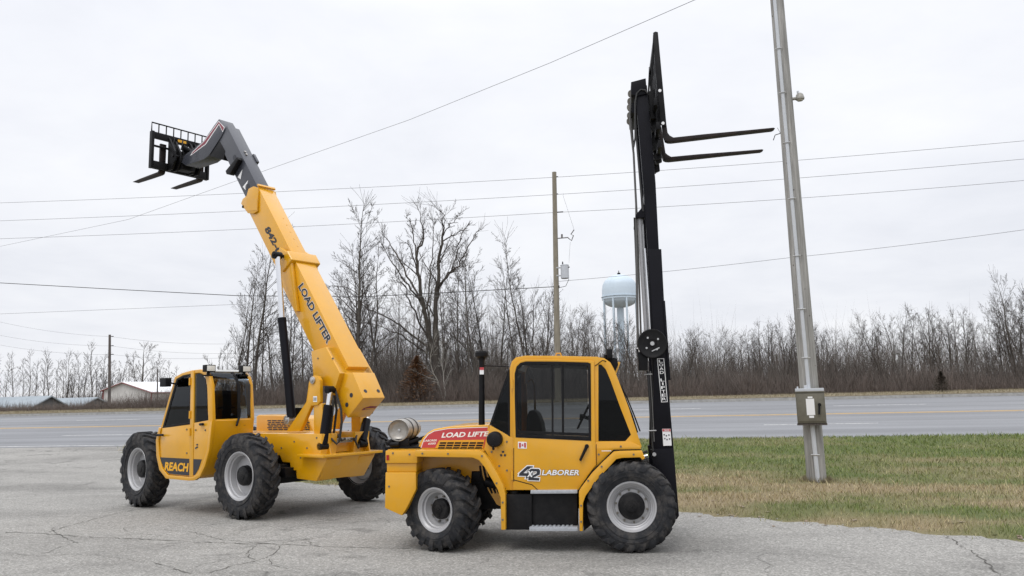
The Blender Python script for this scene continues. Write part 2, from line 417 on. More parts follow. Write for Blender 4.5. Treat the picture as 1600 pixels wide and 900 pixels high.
roof = lp([(795, 577), (798, 566.5), (804, 559.5), (815, 556.2), (870, 556.2), (930, 557.8), (945, 560.5), (953, 567.5), (949, 571), (940, 566.5), (870, 563), (815, 563), (808, 567), (804, 577)], V)
mb = MB(L); mb.prism(roof, V+.05, FV-.05); rf = build('cab_roof', mb, YEL, lift, bevel=.006)
mb = MB(L); mb.prism(lp([(815, 563.2), (870, 563.6), (940, 567), (935, 574), (870, 570), (818, 569)], V), V+.09, FV-.09); build('headliner', mb, INT, rf)
mb = MB(L); uu, ww = L.uv(872, 556, .5); mb.tube([(uu-.03, .5, ww-.01), (uu-.02, .5, ww+.03), (uu+.03, .5, ww+.03), (uu+.04, .5, ww-.01)], .008, 8); build('lifting_eye', mb, YEL, rf)
# door
do = lp([(802, 765), (802, 620), (802, 582), (804.6, 571), (811, 564.2), (821, 561.6), (870, 561.8), (922, 563.4), (928, 564.4), (928.8, 620), (930, 691), (931, 726), (920, 741), (904, 765)], V)
di = lp([(806.5, 683.5), (804.8, 620), (804.8, 584), (807.5, 573), (813.5, 567.2), (822, 565), (870, 565.2), (918, 566.6), (922.6, 568), (923.4, 620), (923.6, 688), (923.6, 688.5), (922, 688.6), (915, 688.3)], V)
mb = MB(L); mb.ring(do, di, V-.022, V+.012); door = build('door', mb, YEL, lift, bevel=.005)
wo = lp([(806, 683), (804.6, 620), (804.6, 584), (807.5, 572.8), (813.5, 567), (822, 564.8), (870, 565), (918, 566.4), (923, 568), (923.6, 620), (923.8, 688.6)], V)
wi = lp([(809.5, 678), (808, 620), (808, 586), (810.5, 577), (816, 571.5), (823, 569.6), (870, 569.8), (915, 571.3), (919, 573), (919.5, 620), (919.8, 682.6)], V)
mb = MB(L); mb.ring(wo, wi, V-.027, V+.01); wf = build('window_frame', mb, BLKM, door, bevel=.003)
for x0, x1 in ((861.5, 864.5), (877.5, 881)):
    mb = MB(L); mb.prism(lp([(x0, 571), (x1, 571), (x1+.6, 680), (x0+.6, 680)], V), V-.018, V+.002); build('sash_bar', mb, BLKM, door)
mb = MB(L); mb.prism(lp([(809, 672.5), (920, 677), (920, 681), (809, 677)], V), V-.014, V+.004); build('sash_bar', mb, BLKM, door)
mb = MB(L); mb.prism(lp([(808.5, 679), (807.5, 586), (812, 574), (823, 569), (917, 571), (920.5, 683.5)], V), V-.006, V-.002); build('window', mb, GLS, door, smooth=False)
a = L.uv(917, 697, V); b = L.uv(907.5, 717.5, V)
mb = MB(L); mb.tube([(a[0], V-.05, a[1]), (b[0], V-.055, b[1])], [.019, .015], 10); mb.cyl((a[0], V-.02, a[1]), (a[0], V-.065, a[1]), .024, 12); mb.cyl((b[0], V-.02, b[1]), (b[0], V-.065, b[1]), .015, 10)
build('handle', mb, BLKM, door)
for y in (600, 742):
    a = L.uv(800.5, y, V); mb = MB(L); mb.cyl((a[0], V-.028, a[1]-.05), (a[0], V-.028, a[1]+.05), .013, 10); build('hinge', mb, YEL, door)
mb = MB(L)
for p in ([(802.6, 700), (803.6, 700), (803.6, 752), (802.6, 752)], [(803.4, 749), (832, 756.5), (841, 765), (839.6, 765), (831.4, 757.6), (803.4, 750.3)]):
    mb.prism(lp(p, V), V-.0245, V-.021)
build('panel_gap', mb, BLKM, door, smooth=False)
# decals on the door
DV = V - .0225
q4 = lp([(809.5, 747), (831, 747.6), (815, 728)], DV); q2 = lp([(825.5, 750), (842.5, 750.6), (827.5, 732)], DV)
for Q_, g_, z_ in ((q4, FOUR, .003), (q2, TWO, .009)):
    kl = glyph('lettering', g_, L, DV, *Q_, WHT, door, .08, z_); glyph('lettering', g_, L, DV, *Q_, DKT, kl, 0, z_+.003)
outlined('lettering', 'x', L, DV-.016, *lp([(823.6, 745), (832.2, 745.2), (825, 735.6)], DV), WHT, DKT, door, .02, .06)
outlined('lettering', 'LABORER', L, DV-.004, *lp([(846.5, 742.5), (905, 742.6), (848.5, 734)], DV), WHT, DKT, door, .025, .055)
fl = lp([(809.4, 690), (823, 690.6), (823, 701), (809.4, 700.6)], DV)
mb = MB(L); mb.prism(fl, DV-.004, DV-.001); flag = build('flag_sticker', mb, WHT, door, smooth=False)
mb = MB(L)
for x0, x1 in ((811, 814), (819, 821.8)): mb.prism(lp([(x0, 691.8), (x1, 692), (x1, 699.4), (x0, 699.2)], DV), DV-.0065, DV-.0045)
c = L.uv(816.5, 695.4, DV); mb.prism([(c[0]+(.015 if k % 2 == 0 else .007)*math.sin(PI*k/5), c[1]+(.019 if k % 2 == 0 else .008)*math.cos(PI*k/5)) for k in range(10)], DV-.0065, DV-.0045)
build('flag_print', mb, RED, flag, smooth=False)
mb = MB(L); c = L.uv(786, 709.5, V)
for k in range(3):
    q = 2*PI*k/3; ctr = (c[0]+.026*math.sin(q), c[1]+.026*math.cos(q))
    mb.prism([(ctr[0]+.017*math.sin(q+t), ctr[1]+.017*math.cos(q+t)) for t in (.9, 2.2, 3.9, 5.3)], V-.004, V-.001)
build('recycling_mark', mb, DKT, lift, smooth=False)
# rear quarter window, rear window, front quarter windows, windscreen
mb = MB(L); rq = lp([(796, 577.5), (797.5, 682), (766.5, 663.5)], V+.02); mb.prism(rq, V+.02, V+.03); build('rear_quarter_window', mb, GLSD, lift, smooth=False)
mb = MB(L); mb.prism(rq, FV-.03, FV-.02); build('rear_quarter_window', mb, GLSD, lift, smooth=False)
a, b = lp([(795.5, 578), (766, 664)], V); mb = MB(L); mb.prism([a, b, (b[0]+.008, b[1]), (a[0]+.008, a[1])], V+.03, FV-.03); build('rear_window', mb, GLSD, lift, smooth=False)
mb = MB(L); rb = .012
mb.prism([(a[0]-.012, a[1]), (b[0]-.012, b[1]), (b[0]+.012, b[1]), (a[0]+.012, a[1])], V+.012, V+.04); mb.prism([(a[0]-.012, a[1]), (b[0]-.012, b[1]), (b[0]+.012, b[1]), (a[0]+.012, a[1])], FV-.04, FV-.012)
p0, p1, p2, p3 = lp([(793.5, 580), (797.2, 580), (798, 684), (793.5, 681)], V); mb.prism([p0, p1, p2, p3], V+.008, V+.035)
build('rear_window_rubber', mb, BLKM, lift)
mb = MB(L); fq = lp([(934, 568.5), (940, 569.5), (947, 577), (954, 592), (970, 636), (987, 680), (978, 690), (934, 690)], V); mb.prism(fq, V+.025, V+.032); build('front_quarter_window', mb, GLSD, lift, smooth=False)
mb = MB(L); mb.prism(fq, FV-.032, FV-.025); build('front_quarter_window', mb, GLSD, lift, smooth=False)
a, b = lp([(956, 572), (1000, 696)], V); mb = MB(L); mb.prism([a, b, (b[0]-.008, b[1]), (a[0]-.008, a[1])], V+.055, FV-.055); build('windscreen', mb, GLS, lift, smooth=False)
# interior
mb = MB(L); s0 = lp([(824, 690), (826, 650), (829, 642), (835, 640), (842, 645), (848, 660), (853, 690)], .75); mb.prism(s0, .52, 1.02); mb.box(-1.1, -.75, .5, 1.04, 1.02, 1.12)
build('seat', mb, SEAT, lift, bevel=.03, seg=3)
mb = MB(L); mb.box(-.42, -.12, .35, 1.2, .95, 1.28); c = L.uv(912, 650, .8)
mb.tube([(-.2, .8, 1.2), (c[0]+.05, .8, c[1])], .03, 10)
ringp = [(c[0] + .17*math.sin(q)*.45, .8 + .17*math.cos(q), c[1] + .17*math.sin(q)*.85) for q in (2*PI*k/20 for k in range(21))]
mb.tube(ringp, .013, 8, caps=False)
mb.cyl((c[0]-.02, .55, c[1]+.01), (c[0]+.06, .5, c[1]-.02), .022, 10); mb.cyl((c[0]-.02, .55, c[1]+.03), (c[0]-.03, .55, c[1]-.04), .017, 8)
build('dashboard', mb, INT, lift, bevel=.01)
mb = MB(L); a = lp([(818, 600), (823, 600), (826, 688), (820, 688)], 1.25); mb.prism(a, 1.2, 1.26); a = L.uv(825, 600, 1.0); mb.tube([(a[0], 1.0, 1.9), (a[0]+.05, 1.0, 1.93), (a[0]+.08, 1.0, 1.86), (a[0]+.08, 1.0, 1.45)], .014, 8)
build('grab_rail', mb, YEL, lift)
# round air cleaner, exhaust stack
c = L.uv(773, 686.5, .1); mb = MB(L); Mx = Matrix.Translation(Vector(L.P(c[0], .02, c[1])))
mb.lathe([(.001, .0), (.055, .0), (.075, .008), (.088, .03), (.09, .15), (.075, .17), (.07, .28)], 28, Mx); mb.cyl((c[0]-.01, .02, c[1]-.06), (c[0]-.01, .05, c[1]-.11), .014, 8)
build('air_cleaner', mb, BLKM, lift)
sx = [L.uv(x, y, .36) for x, y in ((769, 681), (761, 682), (755, 680), (752.8, 673), (752.6, 640), (752.6, 562))]
mb = MB(L); mb.tube([(a, .36, b) for a, b in sx], [.036, .036, .038, .038, .036, .034], 16); stack = build('exhaust_stack', mb, BLK, lift)
c = sx[-1]; mb = MB(L); Mx = Matrix.Translation(Vector(L.P(c[0], .36, c[1]))) @ Matrix.Rotation(PI/2, 4, 'X')
mb.lathe([(.03, -.02), (.04, .0), (.045, .02), (.06, .03), (.078, .035), (.08, .05), (.08, .085), (.07, .092), (.068, .10), (.001, .104)], 24, Mx); build('rain_cap', mb, BLKM, stack)
mb = MB(L); a = lp([(749.5, 574), (756, 574), (756, 585), (749.5, 585)], .32); mb.prism(a, .320, .323); st = build('warning_sticker', mb, WHT, stack, smooth=False)
mb = MB(L); a = lp([(749.5, 574), (756, 574), (756, 578), (749.5, 578)], .32); mb.prism(a, .317, .3195); build('sticker_header', mb, RED, st, smooth=False)
a = L.uv(752, 571.5, .36); b = L.uv(796, 573, .3); mb = MB(L); mb.tube([(a[0], .36, a[1]), (b[0], .3, b[1])], .006, 6); build('stack_stay', mb, BLK, lift)

# side boxes and steps
mb = MB(L); mb.prism(lp([(789.5, 772.5), (831, 772.5), (831, 828), (789.5, 828)], .12), .12, .6); bx = build('tank_box', mb, BLKM, lift, bevel=.012)
c = L.uv(803, 770, .2); mb = MB(L); mb.cyl((c[0], .22, c[1]-.02), (c[0], .22, c[1]+.022), .055, 20); build('filler_cap', mb, BLKM, bx, bevel=.004)
mb = MB(L); mb.prism(lp([(831.3, 771.5), (902, 770.5), (902, 824), (831.3, 824)], .16), .16, .6); build('battery_box', mb, BLKM, lift, bevel=.01)
mb = MB(L); mb.prism(lp([(829, 766), (902, 765.5), (902, 771), (829, 771.5)], .08), .08, .5); build('step', mb, STEP, lift, bevel=.004)
mb = MB(L); a = lp([(827, 824), (902.5, 824), (902.5, 830), (827, 830)], .04); mb.prism(a, .04, .40)
for k in range(10): mb.box(a[0][0]+.02+k*.048, a[0][0]+.045+k*.048, .06, .38, a[0][1]-.001, a[0][1]+.008)
build('step', mb, STEP, lift, bevel=.003)

# front fender
fo = [(905.5, 830), (904.5, 768), (908, 762), (925, 739.5), (943, 721), (959, 706), (968, 705), (1003, 704.2), (1008, 716)]
fi = [(910.5, 830), (911, 786), (915, 775), (932, 751), (947, 735), (963, 717.5), (972, 715.6), (1000, 714.6), (1004, 719)]
mb = MB(L); o_, i_ = lp(fo, .03), lp(fi, .03); mb.prism(o_ + i_[::-1], .03, .44); build('front_fender', mb, YEL, lift, bevel=.008)
mb = MB(L); mb.prism(o_ + i_[::-1], MW-.44, MW-.03); build('front_fender', mb, YEL, lift, bevel=.008)
mb = MB(L); g = lp([(903.6, 766), (924, 737.6), (958.6, 703.4), (1002, 702.6)], .03); g2 = lp([(904.6, 768), (925.2, 739.6), (959.2, 706), (1003, 704.6)], .03)
for i in range(3): mb.prism([g[i], g[i+1], g2[i+1], g2[i]], .10, .42)
build('fender_seal', mb, BLKM, lift)
mb = MB(L); a = lp([(912, 778), (932, 750), (962, 716), (1002, 715), (1003, 745), (960, 790), (912, 830)], .45); mb.prism(a, .45, .47); build('front_well', mb, BLKM, lift); mb = MB(L); mb.prism(a, MW-.47, MW-.45); build('front_well', mb, BLKM, lift)
mb = MB(L); a = lp([(940, 703.9), (955, 703.9), (955, 705), (940, 705)], .03); mb.prism(a, .026, .029); build('fender_sticker', mb, WHT, lift, smooth=False)
# lamp cluster and struts at the front of the roof, wiper arm
mb = MB(L); a = lp([(932, 558), (957, 558.5), (964, 560), (966, 570), (960, 583), (955, 576), (948, 566), (940, 561)], .3); mb.prism(a, .3, .32)
c = L.uv(953, 554, .3); mb.box(c[0]-.035, c[0]+.03, .2, .36, c[1]-.05, c[1]+.06); mb.cyl((c[0]-.05, .31, c[1]-.06), (c[0]-.05, .31, c[1]+.0), .02, 10)
build('lamp_bracket', mb, BLK, lift, bevel=.005)
mb = MB(L); mb.prism(a, 1.22, 1.24); mb.box(c[0]-.035, c[0]+.03, 1.18, 1.34, c[1]-.05, c[1]+.06); build('lamp_bracket', mb, BLK, lift, bevel=.005)
mb = MB(L)
for v in (.34, 1.16):
    a = L.uv(967.5, 565.5, .3); b = L.uv(959, 589, .3); mb = MB(L); mb.quadbox((a[0], v, a[1]), (b[0], v, b[1]), .03, (0, 1, 0), .05)
    build('guard_strut', mb, YEL, lift, bevel=.004)
mb = MB(L); pts = [(961, 594, .4), (975, 620, .4), (988, 652, .42), (996, 674, .44)]; q = [L.uv(x, y, v) + (v,) for x, y, v in pts]; mb.tube([(a+.03, v, b) for a, b, v in q], .008, 8)
q2 = [L.uv(x, y, .6) for x, y in ((969, 610), (985, 650), (993, 676))]; mb.tube([(a+.02, .6, b) for a, b in q2], .012, 6)
build('wiper', mb, BLK, lift)
mb = MB(L); c = L.uv(930, 572, .14); d = L.uv(953, 566, .2); mb.tube([(c[0], .12, c[1]), ((c[0]+d[0])/2, .10, c[1]+.06), (d[0], .2, d[1])], .006, 6); build('cable', mb, BLK, lift)

bolt0 = None
for px, py, v in ((785.5, 785, .03), (785.5, 812, .03), (776, 755, .03), (753, 712.5, .03), (700, 709, .03), (660, 708.5, .03), (908, 815, .03), (908, 790, .03), (919, 751, .03), (940, 729, .03), (990, 710, .03), (792, 690, V), (792, 735, V), (780, 728, V), (768, 706, V), (970, 697.5, V), (935.5, 710, V), (608, 760, .12), (640, 710, .12), (614, 708, .12)):
    c = L.uv(px, py, v)
    if bolt0 is None: mb = MB(L); mb.cyl((0, -.008, 0), (0, .004, 0), .011, 8); bolt0 = o = build('bolt', mb, BOLTD, lift)
    else: o = bolt0.copy(); COL.objects.link(o); o.parent = lift
    o.location = L.P(c[0], v, c[1])
mb = MB(L)
for p in ([(931.3, 694), (932.1, 694), (932.8, 727), (932, 728)], [(757.5, 704.5), (758.4, 704), (790.5, 764), (789.6, 764.6)]): mb.prism(lp(p, V), V-.002, V+.004)
build('panel_gap', mb, BLKM, lift, smooth=False)
# ------------------------------------------------------------------ mast
mast = bpy.data.objects.new('mast', None); COL.objects.link(mast); mast.parent = lift; mast.empty_display_size = .3
nv, fv = .55, 1.30       # rail planes
bL, bR = L.uv(1020, 772, nv), L.uv(1058.5, 765, nv); tL, tR = L.uv(1006.5, 345, nv), L.uv(1033.5, 388, nv)
i0L, i0R = L.uv(1020, 560, nv), L.uv(1041.5, 560, nv); iTL, iTR = L.uv(992, 132, nv), L.uv(1010.5, 130, nv)
def lerp(a, b, t): return tuple(x+(y-x)*t for x, y in zip(a, b))
def rail(q0, q1, q2, q3, v, w, nm):
    mb = MB(L); mb.prism([q0, q1, q2, q3], v, v+w); return build(nm, mb, MASTM, mast, bevel=.006)
mR0 = L.uv(1062.5, 806, nv)
outr_R = [L.uv(1047.6, 595, nv), L.uv(1033.3, 389, nv)]
main = [L.uv(1020, 720, nv), L.uv(1058, 765, nv), L.uv(1047, 640, nv), L.uv(1038.5, 500, nv), L.uv(1029.5, 345, nv), L.uv(1020, 345, nv), L.uv(1009, 345, nv), L.uv(1019.5, 500, nv)]
low_ = [L.uv(1017, 702, nv), L.uv(1052.5, 700, nv), L.uv(1061, 806, nv), L.uv(1057, 812, nv), L.uv(1022, 745, nv)]
for v in (nv, fv):
    s_ = 0 if v == nv else .02
    mb = MB(L); mb.prism([(a, b) for a, b in [L.uv(1019.5, 705, nv), L.uv(1053, 705, nv), L.uv(1047.4, 640, nv), L.uv(1044, 590, nv), L.uv(1033.4, 389, nv), L.uv(1029, 389, nv), L.uv(1013, 389, nv), L.uv(1022, 540, nv)]], v, v+.07); build('outer_rail', mb, MASTM, mast, bevel=.006)
    mb = MB(L); mb.prism(low_, v-.012, v+.09); build('mast_foot', mb, MASTM, mast, bevel=.008)
    vv = v + (.02 if v == nv else -.01)
    mb = MB(L); mb.prism([L.uv(1022, 640, nv), L.uv(1036, 640, nv), L.uv(1029.8, 389, nv), L.uv(1024.6, 285, nv), L.uv(1011, 132, nv), L.uv(992, 133, nv), L.uv(1005, 285, nv), L.uv(1012, 389, nv)], vv, vv+.06); build('inner_rail', mb, MASTM, mast, bevel=.005)
mb = MB(L); a = lp([(1047.8, 594), (1044, 594), (1036, 470), (1039, 470)], nv); mb.prism(a, nv-.02, nv+.05); build('rail_guard', mb, MASTM, mast, bevel=.003)
# cross members
for px, py, h_ in ((1002, 136, .10), (1014, 300, .09), (1028, 540, .12), (1036, 690, .14), (1044, 745, .12)):
    c = L.uv(px, py, nv); mb = MB(L); mb.box(c[0]-.05, c[0]+.0, nv+.05, fv+.02, c[1]-h_/2, c[1]+h_/2); build('cross_member', mb, MASTM, mast, bevel=.005)
# head block with sheaves
mb = MB(L); mb.prism(lp([(986, 128), (1009, 122), (1011, 146), (995, 150), (986, 147)], nv), nv+.0, fv+.06); mb.prism(lp([(984, 157), (995, 154), (997, 172), (986, 172)], nv), nv+.1, fv)
build('head_block', mb, MASTM, mast, bevel=.006)
mb = MB(L)
for v in (nv+.12, nv+.38, nv+.6):
    for px, py, r in ((987, 140, .045), (986.5, 163, .045)):
        c = L.uv(px, py, nv); mb.cyl((c[0], v, c[1]), (c[0], v+.035, c[1]), r, 20)
c = L.uv(1002, 124, nv); mb.cyl((c[0], nv+.2, c[1]), (c[0], nv+.24, c[1]), .05, 20)
build('sheave', mb, BOLTD, mast)
# gusset, chrome lift cylinder, hoses, chains
mb = MB(L); mb.prism(lp([(1008.5, 317), (1007.5, 339), (993, 339), (993, 335)], nv), nv+.03, fv); build('gusset', mb, MASTM, mast, bevel=.004)
def mtube(nm, pts, r, m, v, n=12):
    q = [L.uv(x, y, v) for x, y in pts]; mb = MB(L); mb.tube([(a, v, b) for a, b in q], r, n); return build(nm, mb, m, mast)
CYLG = mat('cylinder_grey', (.33, .33, .34), .3, metal=.4)
mtube('lift_cylinder', [(999.5, 339), (1004.5, 430), (1012, 545)], .03, CYLG, nv+.12, 16)
mtube('lift_cylinder', [(1007.5, 388), (1012, 450), (1017, 520)], .012, CHR, nv+.05, 10)
mtube('lift_cylinder', [(1001.5, 339), (1006, 430), (1013, 545)], .03, CYLG, fv-.1, 16)
HOSE = mat('hose_rubber', (.02, .02, .02), .6); HOSEG = mat('hose_grey', (.09, .088, .085), .6)
mtube('hose', [(987, 143), (984, 180), (986, 205), (990, 240), (994, 320), (994.5, 380), (997, 540), (1000, 560)], .013, HOSEG, nv+.1, 8)
mtube('hose', [(990, 230), (992.5, 215), (992.5, 160), (995, 146), (1001, 140), (1008, 141), (1012, 146)], .011, HOSE, nv-.015, 8)
mtube('hose', [(992.5, 180), (995, 220), (1000, 280), (1005, 330)], .009, HOSE, nv-.01, 8)
mtube('hose', [(991, 340), (994, 420), (996, 545)], .009, HOSE, nv+.2, 8)
mtube('hose', [(986, 172), (991, 260), (995, 335), (998, 420), (1002, 540)], .012, HOSEG, nv+.3, 8)
mtube('hose', [(1012, 580), (1015, 620), (1018, 680), (1020, 705)], .013, HOSE, nv-.01, 8)
mtube('hose', [(1016, 580), (1019, 630), (1022, 690)], .008, HOSEG, nv-.015, 8)
for y in (585, 673):
    a = L.uv(1011+(y-585)*.07, y, nv); mb = MB(L); mb.tube([(a[0]-.03, nv-.02, a[1]), (a[0]+.06, nv-.02, a[1]+.002)], .007, 6); build('hose_clamp', mb, BOLT, mast)
mtube('hose', [(1012, 705), (1004, 708), (998, 716), (1000, 730)], .016, HOSE, nv+.05, 8)
# hose reel
c = L.uv(1019, 537, nv-.06); mb = MB(L); Mx = Matrix.Translation(Vector(L.P(c[0], nv-.10, c[1])))
mb.lathe([(.001, .018), (.05, .018), (.055, .01), (.13, .012), (.145, .004), (.165, .0), (.172, .008), (.172, .02), (.15, .026), (.12, .028), (.12, .075), (.172, .078), (.172, .092), (.05, .094)], 44, Mx); reel = build('hose_reel', mb, BLKM, mast, ang=30)
mb = MB(L); c2 = Vector(c)
for k in range(4):
    q = PI/4 + k*PI/2 - .15; mb.cyl((c[0]+.085*math.cos(q), nv-.086, c[1]+.085*math.sin(q)), (c[0]+.085*math.cos(q), nv-.098, c[1]+.085*math.sin(q)), .012, 10)
mb.cyl((c[0], nv-.08, c[1]), (c[0], nv-.10, c[1]), .024, 14); mb.quadbox((c[0]-.01, nv-.094, c[1]-.09), (c[0]+.08, nv-.094, c[1]-.05), .012, (0, 1, 0), .006)
build('reel_bolts', mb, BOLT, reel)
mb = MB(L); mb.prism(lp([(994, 545), (1004, 548), (1012, 560), (1012, 579), (998, 579), (997, 560)], nv), nv-.06, nv+.08); build('reel_bracket', mb, BLK, mast, bevel=.006)
mb = MB(L); a = L.uv(997, 546, nv-.07); mb.tube([(a[0]-.015, nv-.075, a[1]+.01), (a[0]+.005, nv-.075, a[1]+.015), (a[0]+.012, nv-.075, a[1]-.0), (a[0]+.012, nv-.075, a[1]-.03)], .007, 6); build('hose_fitting', mb, WHT, mast)
# vertical sign and warning decal on the near rail
sv = nv - .003
sq = [(1026.6, 560), (1037.6, 560), (1043.2, 628), (1033.2, 628.6)]
def sgn(u, t):   # point in the sign, u across, t down
    x0 = sq[0][0]+(sq[3][0]-sq[0][0])*t; x1 = sq[1][0]+(sq[2][0]-sq[1][0])*t; y0 = sq[0][1]+(sq[3][1]-sq[0][1])*t; y1 = sq[1][1]+(sq[2][1]-sq[1][1])*t
    return (x0+(x1-x0)*u, y0+(y1-y0)*u)
mb = MB(L); mb.ring(lp([sgn(0, 0), sgn(1, 0), sgn(1, 1), sgn(0, 1)], nv), lp([sgn(.09, .012), sgn(.91, .012), sgn(.91, .988), sgn(.09, .988)], nv), nv-.003, nv-.001)
sign = build('mast_lettering', mb, WHT, mast, smooth=False)
for k, ch in enumerate('LOAD LIFTER'):
    if ch == ' ': continue
    t0 = .03 + k*.0865; t1 = t0 + .064
    a, b, c = lp([sgn(.2, t1), sgn(.8, t1), sgn(.2, t0)], nv)
    if ch == 'I': a, b, c = lp([sgn(.4, t1), sgn(.6, t1), sgn(.4, t0)], nv)
    letters('letter', ch, L, nv-.002, a, b, c, WHT, sign, bold=.012)
mb = MB(L); mb.prism(lp([(1034.5, 670), (1047.5, 670), (1049.4, 696), (1036.4, 696.5)], nv), nv-.0155, nv-.0125); dcl = build('warning_sticker', mb, WHT, mast, smooth=False)
mb = MB(L); mb.prism(lp([(1034.9, 670.4), (1047.2, 670.4), (1047.5, 674), (1035.2, 674)], nv), nv-.018, nv-.016); build('sticker_header', mb, RED, dcl, smooth=False)
mb = MB(L)
for x, y in ((1037.5, 679), (1041, 680.5), (1045, 679.5), (1038.5, 685), (1042, 686.5), (1046, 685.5)):
    mb.prism(lp([(x-1, y-1), (x+1.2, y-.7), (x+1, y+1.2), (x-.7, y+1.4)], nv), nv-.018, nv-.016)
build('sticker_pictogram', mb, DKT, dcl, smooth=False)
letters('letter', 'DANGER', L, nv-.0185, *lp([(1037.5, 673.5), (1045.8, 673.5), (1037.3, 671)], nv), WHT, dcl, bold=.01)
mb = MB(L); c = L.uv(1022, 709.5, nv); mb.cyl((c[0], nv-.05, c[1]), (c[0], nv, c[1]), .022, 14); mb.cyl((c[0]-.1, nv+.1, c[1]-.05), (c[0]-.32, nv+.12, c[1]-.12), .03, 12); build('pivot_pin', mb, BOLT, mast)
# tilt cylinder
mb = MB(L); a = L.uv(1012, 712, .6); mb.cyl((a[0], .6, a[1]), (a[0]-.28, .6, a[1]-.06), .022, 12); build('tilt_rod', mb, CHR, mast)

# ------------------------------------------------------------------ carriage and forks
carr = bpy.data.objects.new('fork_carriage', None); COL.objects.link(carr); carr.parent = mast; carr.empty_display_size = .2
e1, e2 = .50, 1.27
mb = MB(L)
mb.prism(lp([(1013, 140), (1024, 135), (1026, 182), (1017, 182)], nv), .62, 1.30)
for y in (168, 205, 233):
    c = L.uv(1024+(y-168)*.10, y, nv); mb.box(c[0]-.03, c[0]+.012, .34, 1.50, c[1]-.045, c[1]+.045)
for v in (.72, 1.12):
    mb.prism(lp([(1017, 150), (1026, 150), (1036, 246), (1027, 250), (1020, 225)], nv), v, v+.05)
build('carriage_frame', mb, BLK, carr, bevel=.005)
mb = MB(L)
for px, py in ((1021, 172), (1026, 196), (1028, 225), (1030, 240)):
    c = L.uv(px, py, nv)
    for v0_ in (.66, 1.2): mb = MB(L); mb.cyl((c[0]-.02, v0_, c[1]), (c[0]-.02, v0_+.06, c[1]), .045, 18); build('carriage_roller', mb, BLKM, carr)
mb = MB(L)
for px, py in ((1031, 142), (1035.8, 193)):
    c = L.uv(px, py, .42); mb.cyl((c[0], .405, c[1]), (c[0], .43, c[1]), .019, 14)
build('carriage_bolts', mb, WHT, carr)
# load backrest: flat end plates, top rail, grid bars
mb = MB(L)
ep = lp([(1020.5, 51), (1024, 49), (1028, 50), (1041.5, 196), (1034, 198), (1024, 112)], .42)
for v in (.42, 1.46): mb.prism(ep, v, v+.02)
br = lp([(1020.5, 53), (1023, 56), (1021, 118), (1018, 132), (1016.5, 132), (1018, 105)], .42)
for v in (.44, 1.44): mb.prism(br, v, v+.012)
tl_, tb_ = L.uv(1025, 54, .42), L.uv(1036, 190, .42)
mb.box(tl_[0]-.03, tl_[0]+.015, .43, 1.47, tl_[1]-.06, tl_[1]+.0)
for k in range(1, 6):
    v = .42 + k*1.04/6; mb.quadbox((tl_[0], v, tl_[1]-.03), (tb_[0]-.01, v, tb_[1]+.02), .02, (0, 1, 0), .04)
build('load_backrest', mb, BLK, carr, bevel=.003)
for v, sh in ((e1, [(1031, 150), (1039, 212)]), (e2, [(1030, 200), (1036, 243)])):
    a, b = L.uv(*sh[0], v), L.uv(*sh[1], v)
    if v == e1: heel, tip = L.uv(1043, 220.5, v), L.uv(1210, 201.5, v)
    else: heel, tip = L.uv(1040, 250, v), L.uv(1192, 235, v)
    th = .042
    d = Vector((tip[0]-heel[0], tip[1]-heel[1])).normalized(); nrm = Vector((-d.y, d.x))
    pts_top = [(a[0]+.03, a[1]), (b[0]+.035, b[1]+.0), (heel[0]+.035, heel[1]+.045)]
    q = lambda t, off: (heel[0]+d.x*t+nrm.x*off, heel[1]+d.y*t+nrm.y*off)
    Lf = math.hypot(tip[0]-heel[0], tip[1]-heel[1])
    poly = [(a[0]+.025, a[1]), (b[0]+.03, b[1]+.02), q(.03, th*1.25), q(.07, th*.55), q(Lf*.35, th*.5), q(Lf*.75, th*.22), q(Lf-.02, .004), q(Lf, -.006), q(Lf-.03, -.018), q(Lf*.6, -th*.45), q(Lf*.35, -th*.55), q(.04, -th*.6), q(.0, -th*.45), q(-.03, -th*.05), (b[0]-.022, b[1]), (a[0]-.02, a[1])]
    mb = MB(L); mb.prism(poly, v-.05, v+.05); build('fork', mb, FORK, carr, bevel=.006)

# ================================================================== telescopic boom handler
TA = math.radians(37)
T = Frame((-3.96, 11.98), (-math.cos(TA), math.sin(TA)), -1)
tele = thing('telehandler', 'yellow telescopic handler with rear towards us, long boom raised and forks held high', 'telehandler', (-3.96, 11.98, 0), PI - TA)
def tp(pts, v): return T.poly(pts, v)
TW = 2.70
# wheels
WB = 3.20; WA = .26
for u, v, yw, sd in ((WA, .17, 0, 1), (WA, TW-.17, 0, -1), (WB, .17, math.radians(-4), 1), (WB, TW-.17, math.radians(-4), -1)):
    wheel(tele, .635, .345, .355, T.P(u, v, .635), yw, .15, .13, sd, dish=.15, nl=20, bolts=10, lug_w=.065)

# chassis: side plates, axles
CV, CV2 = .60, 1.54
sidep = tp([(330, 677), (404, 677), (503, 678), (500, 716), (511, 718), (494, 752), (464, 748), (463, 735), (454, 735), (453, 723), (441, 722), (437, 711), (330, 735)], CV)
u_end = 2.55
sidep = [(u_end, 1.22)] + sidep[1:12] + [(.55, .80), (.75, .62), (u_end, .62)]
mb = MB(T); mb.prism(sidep, CV, CV+.30); build('chassis_side', mb, YEL, tele, bevel=.012)
mb = MB(T); mb.prism(sidep, CV2-.30, CV2); build('chassis_side', mb, YEL, tele, bevel=.012)
mb = MB(T); mb.box(-.55, 2.6, CV+.28, CV2-.28, .55, .95); mb.cyl((WA, .3, .635), (WA, TW-.3, .635), .13, 18); mb.cyl((WB, .3, .635), (WB, TW-.3, .635), .13, 18)
mb.box(-.12, .24, .5, TW-.5, .5, .78); mb.box(-.30, .30, .45, .72, .60, .74)
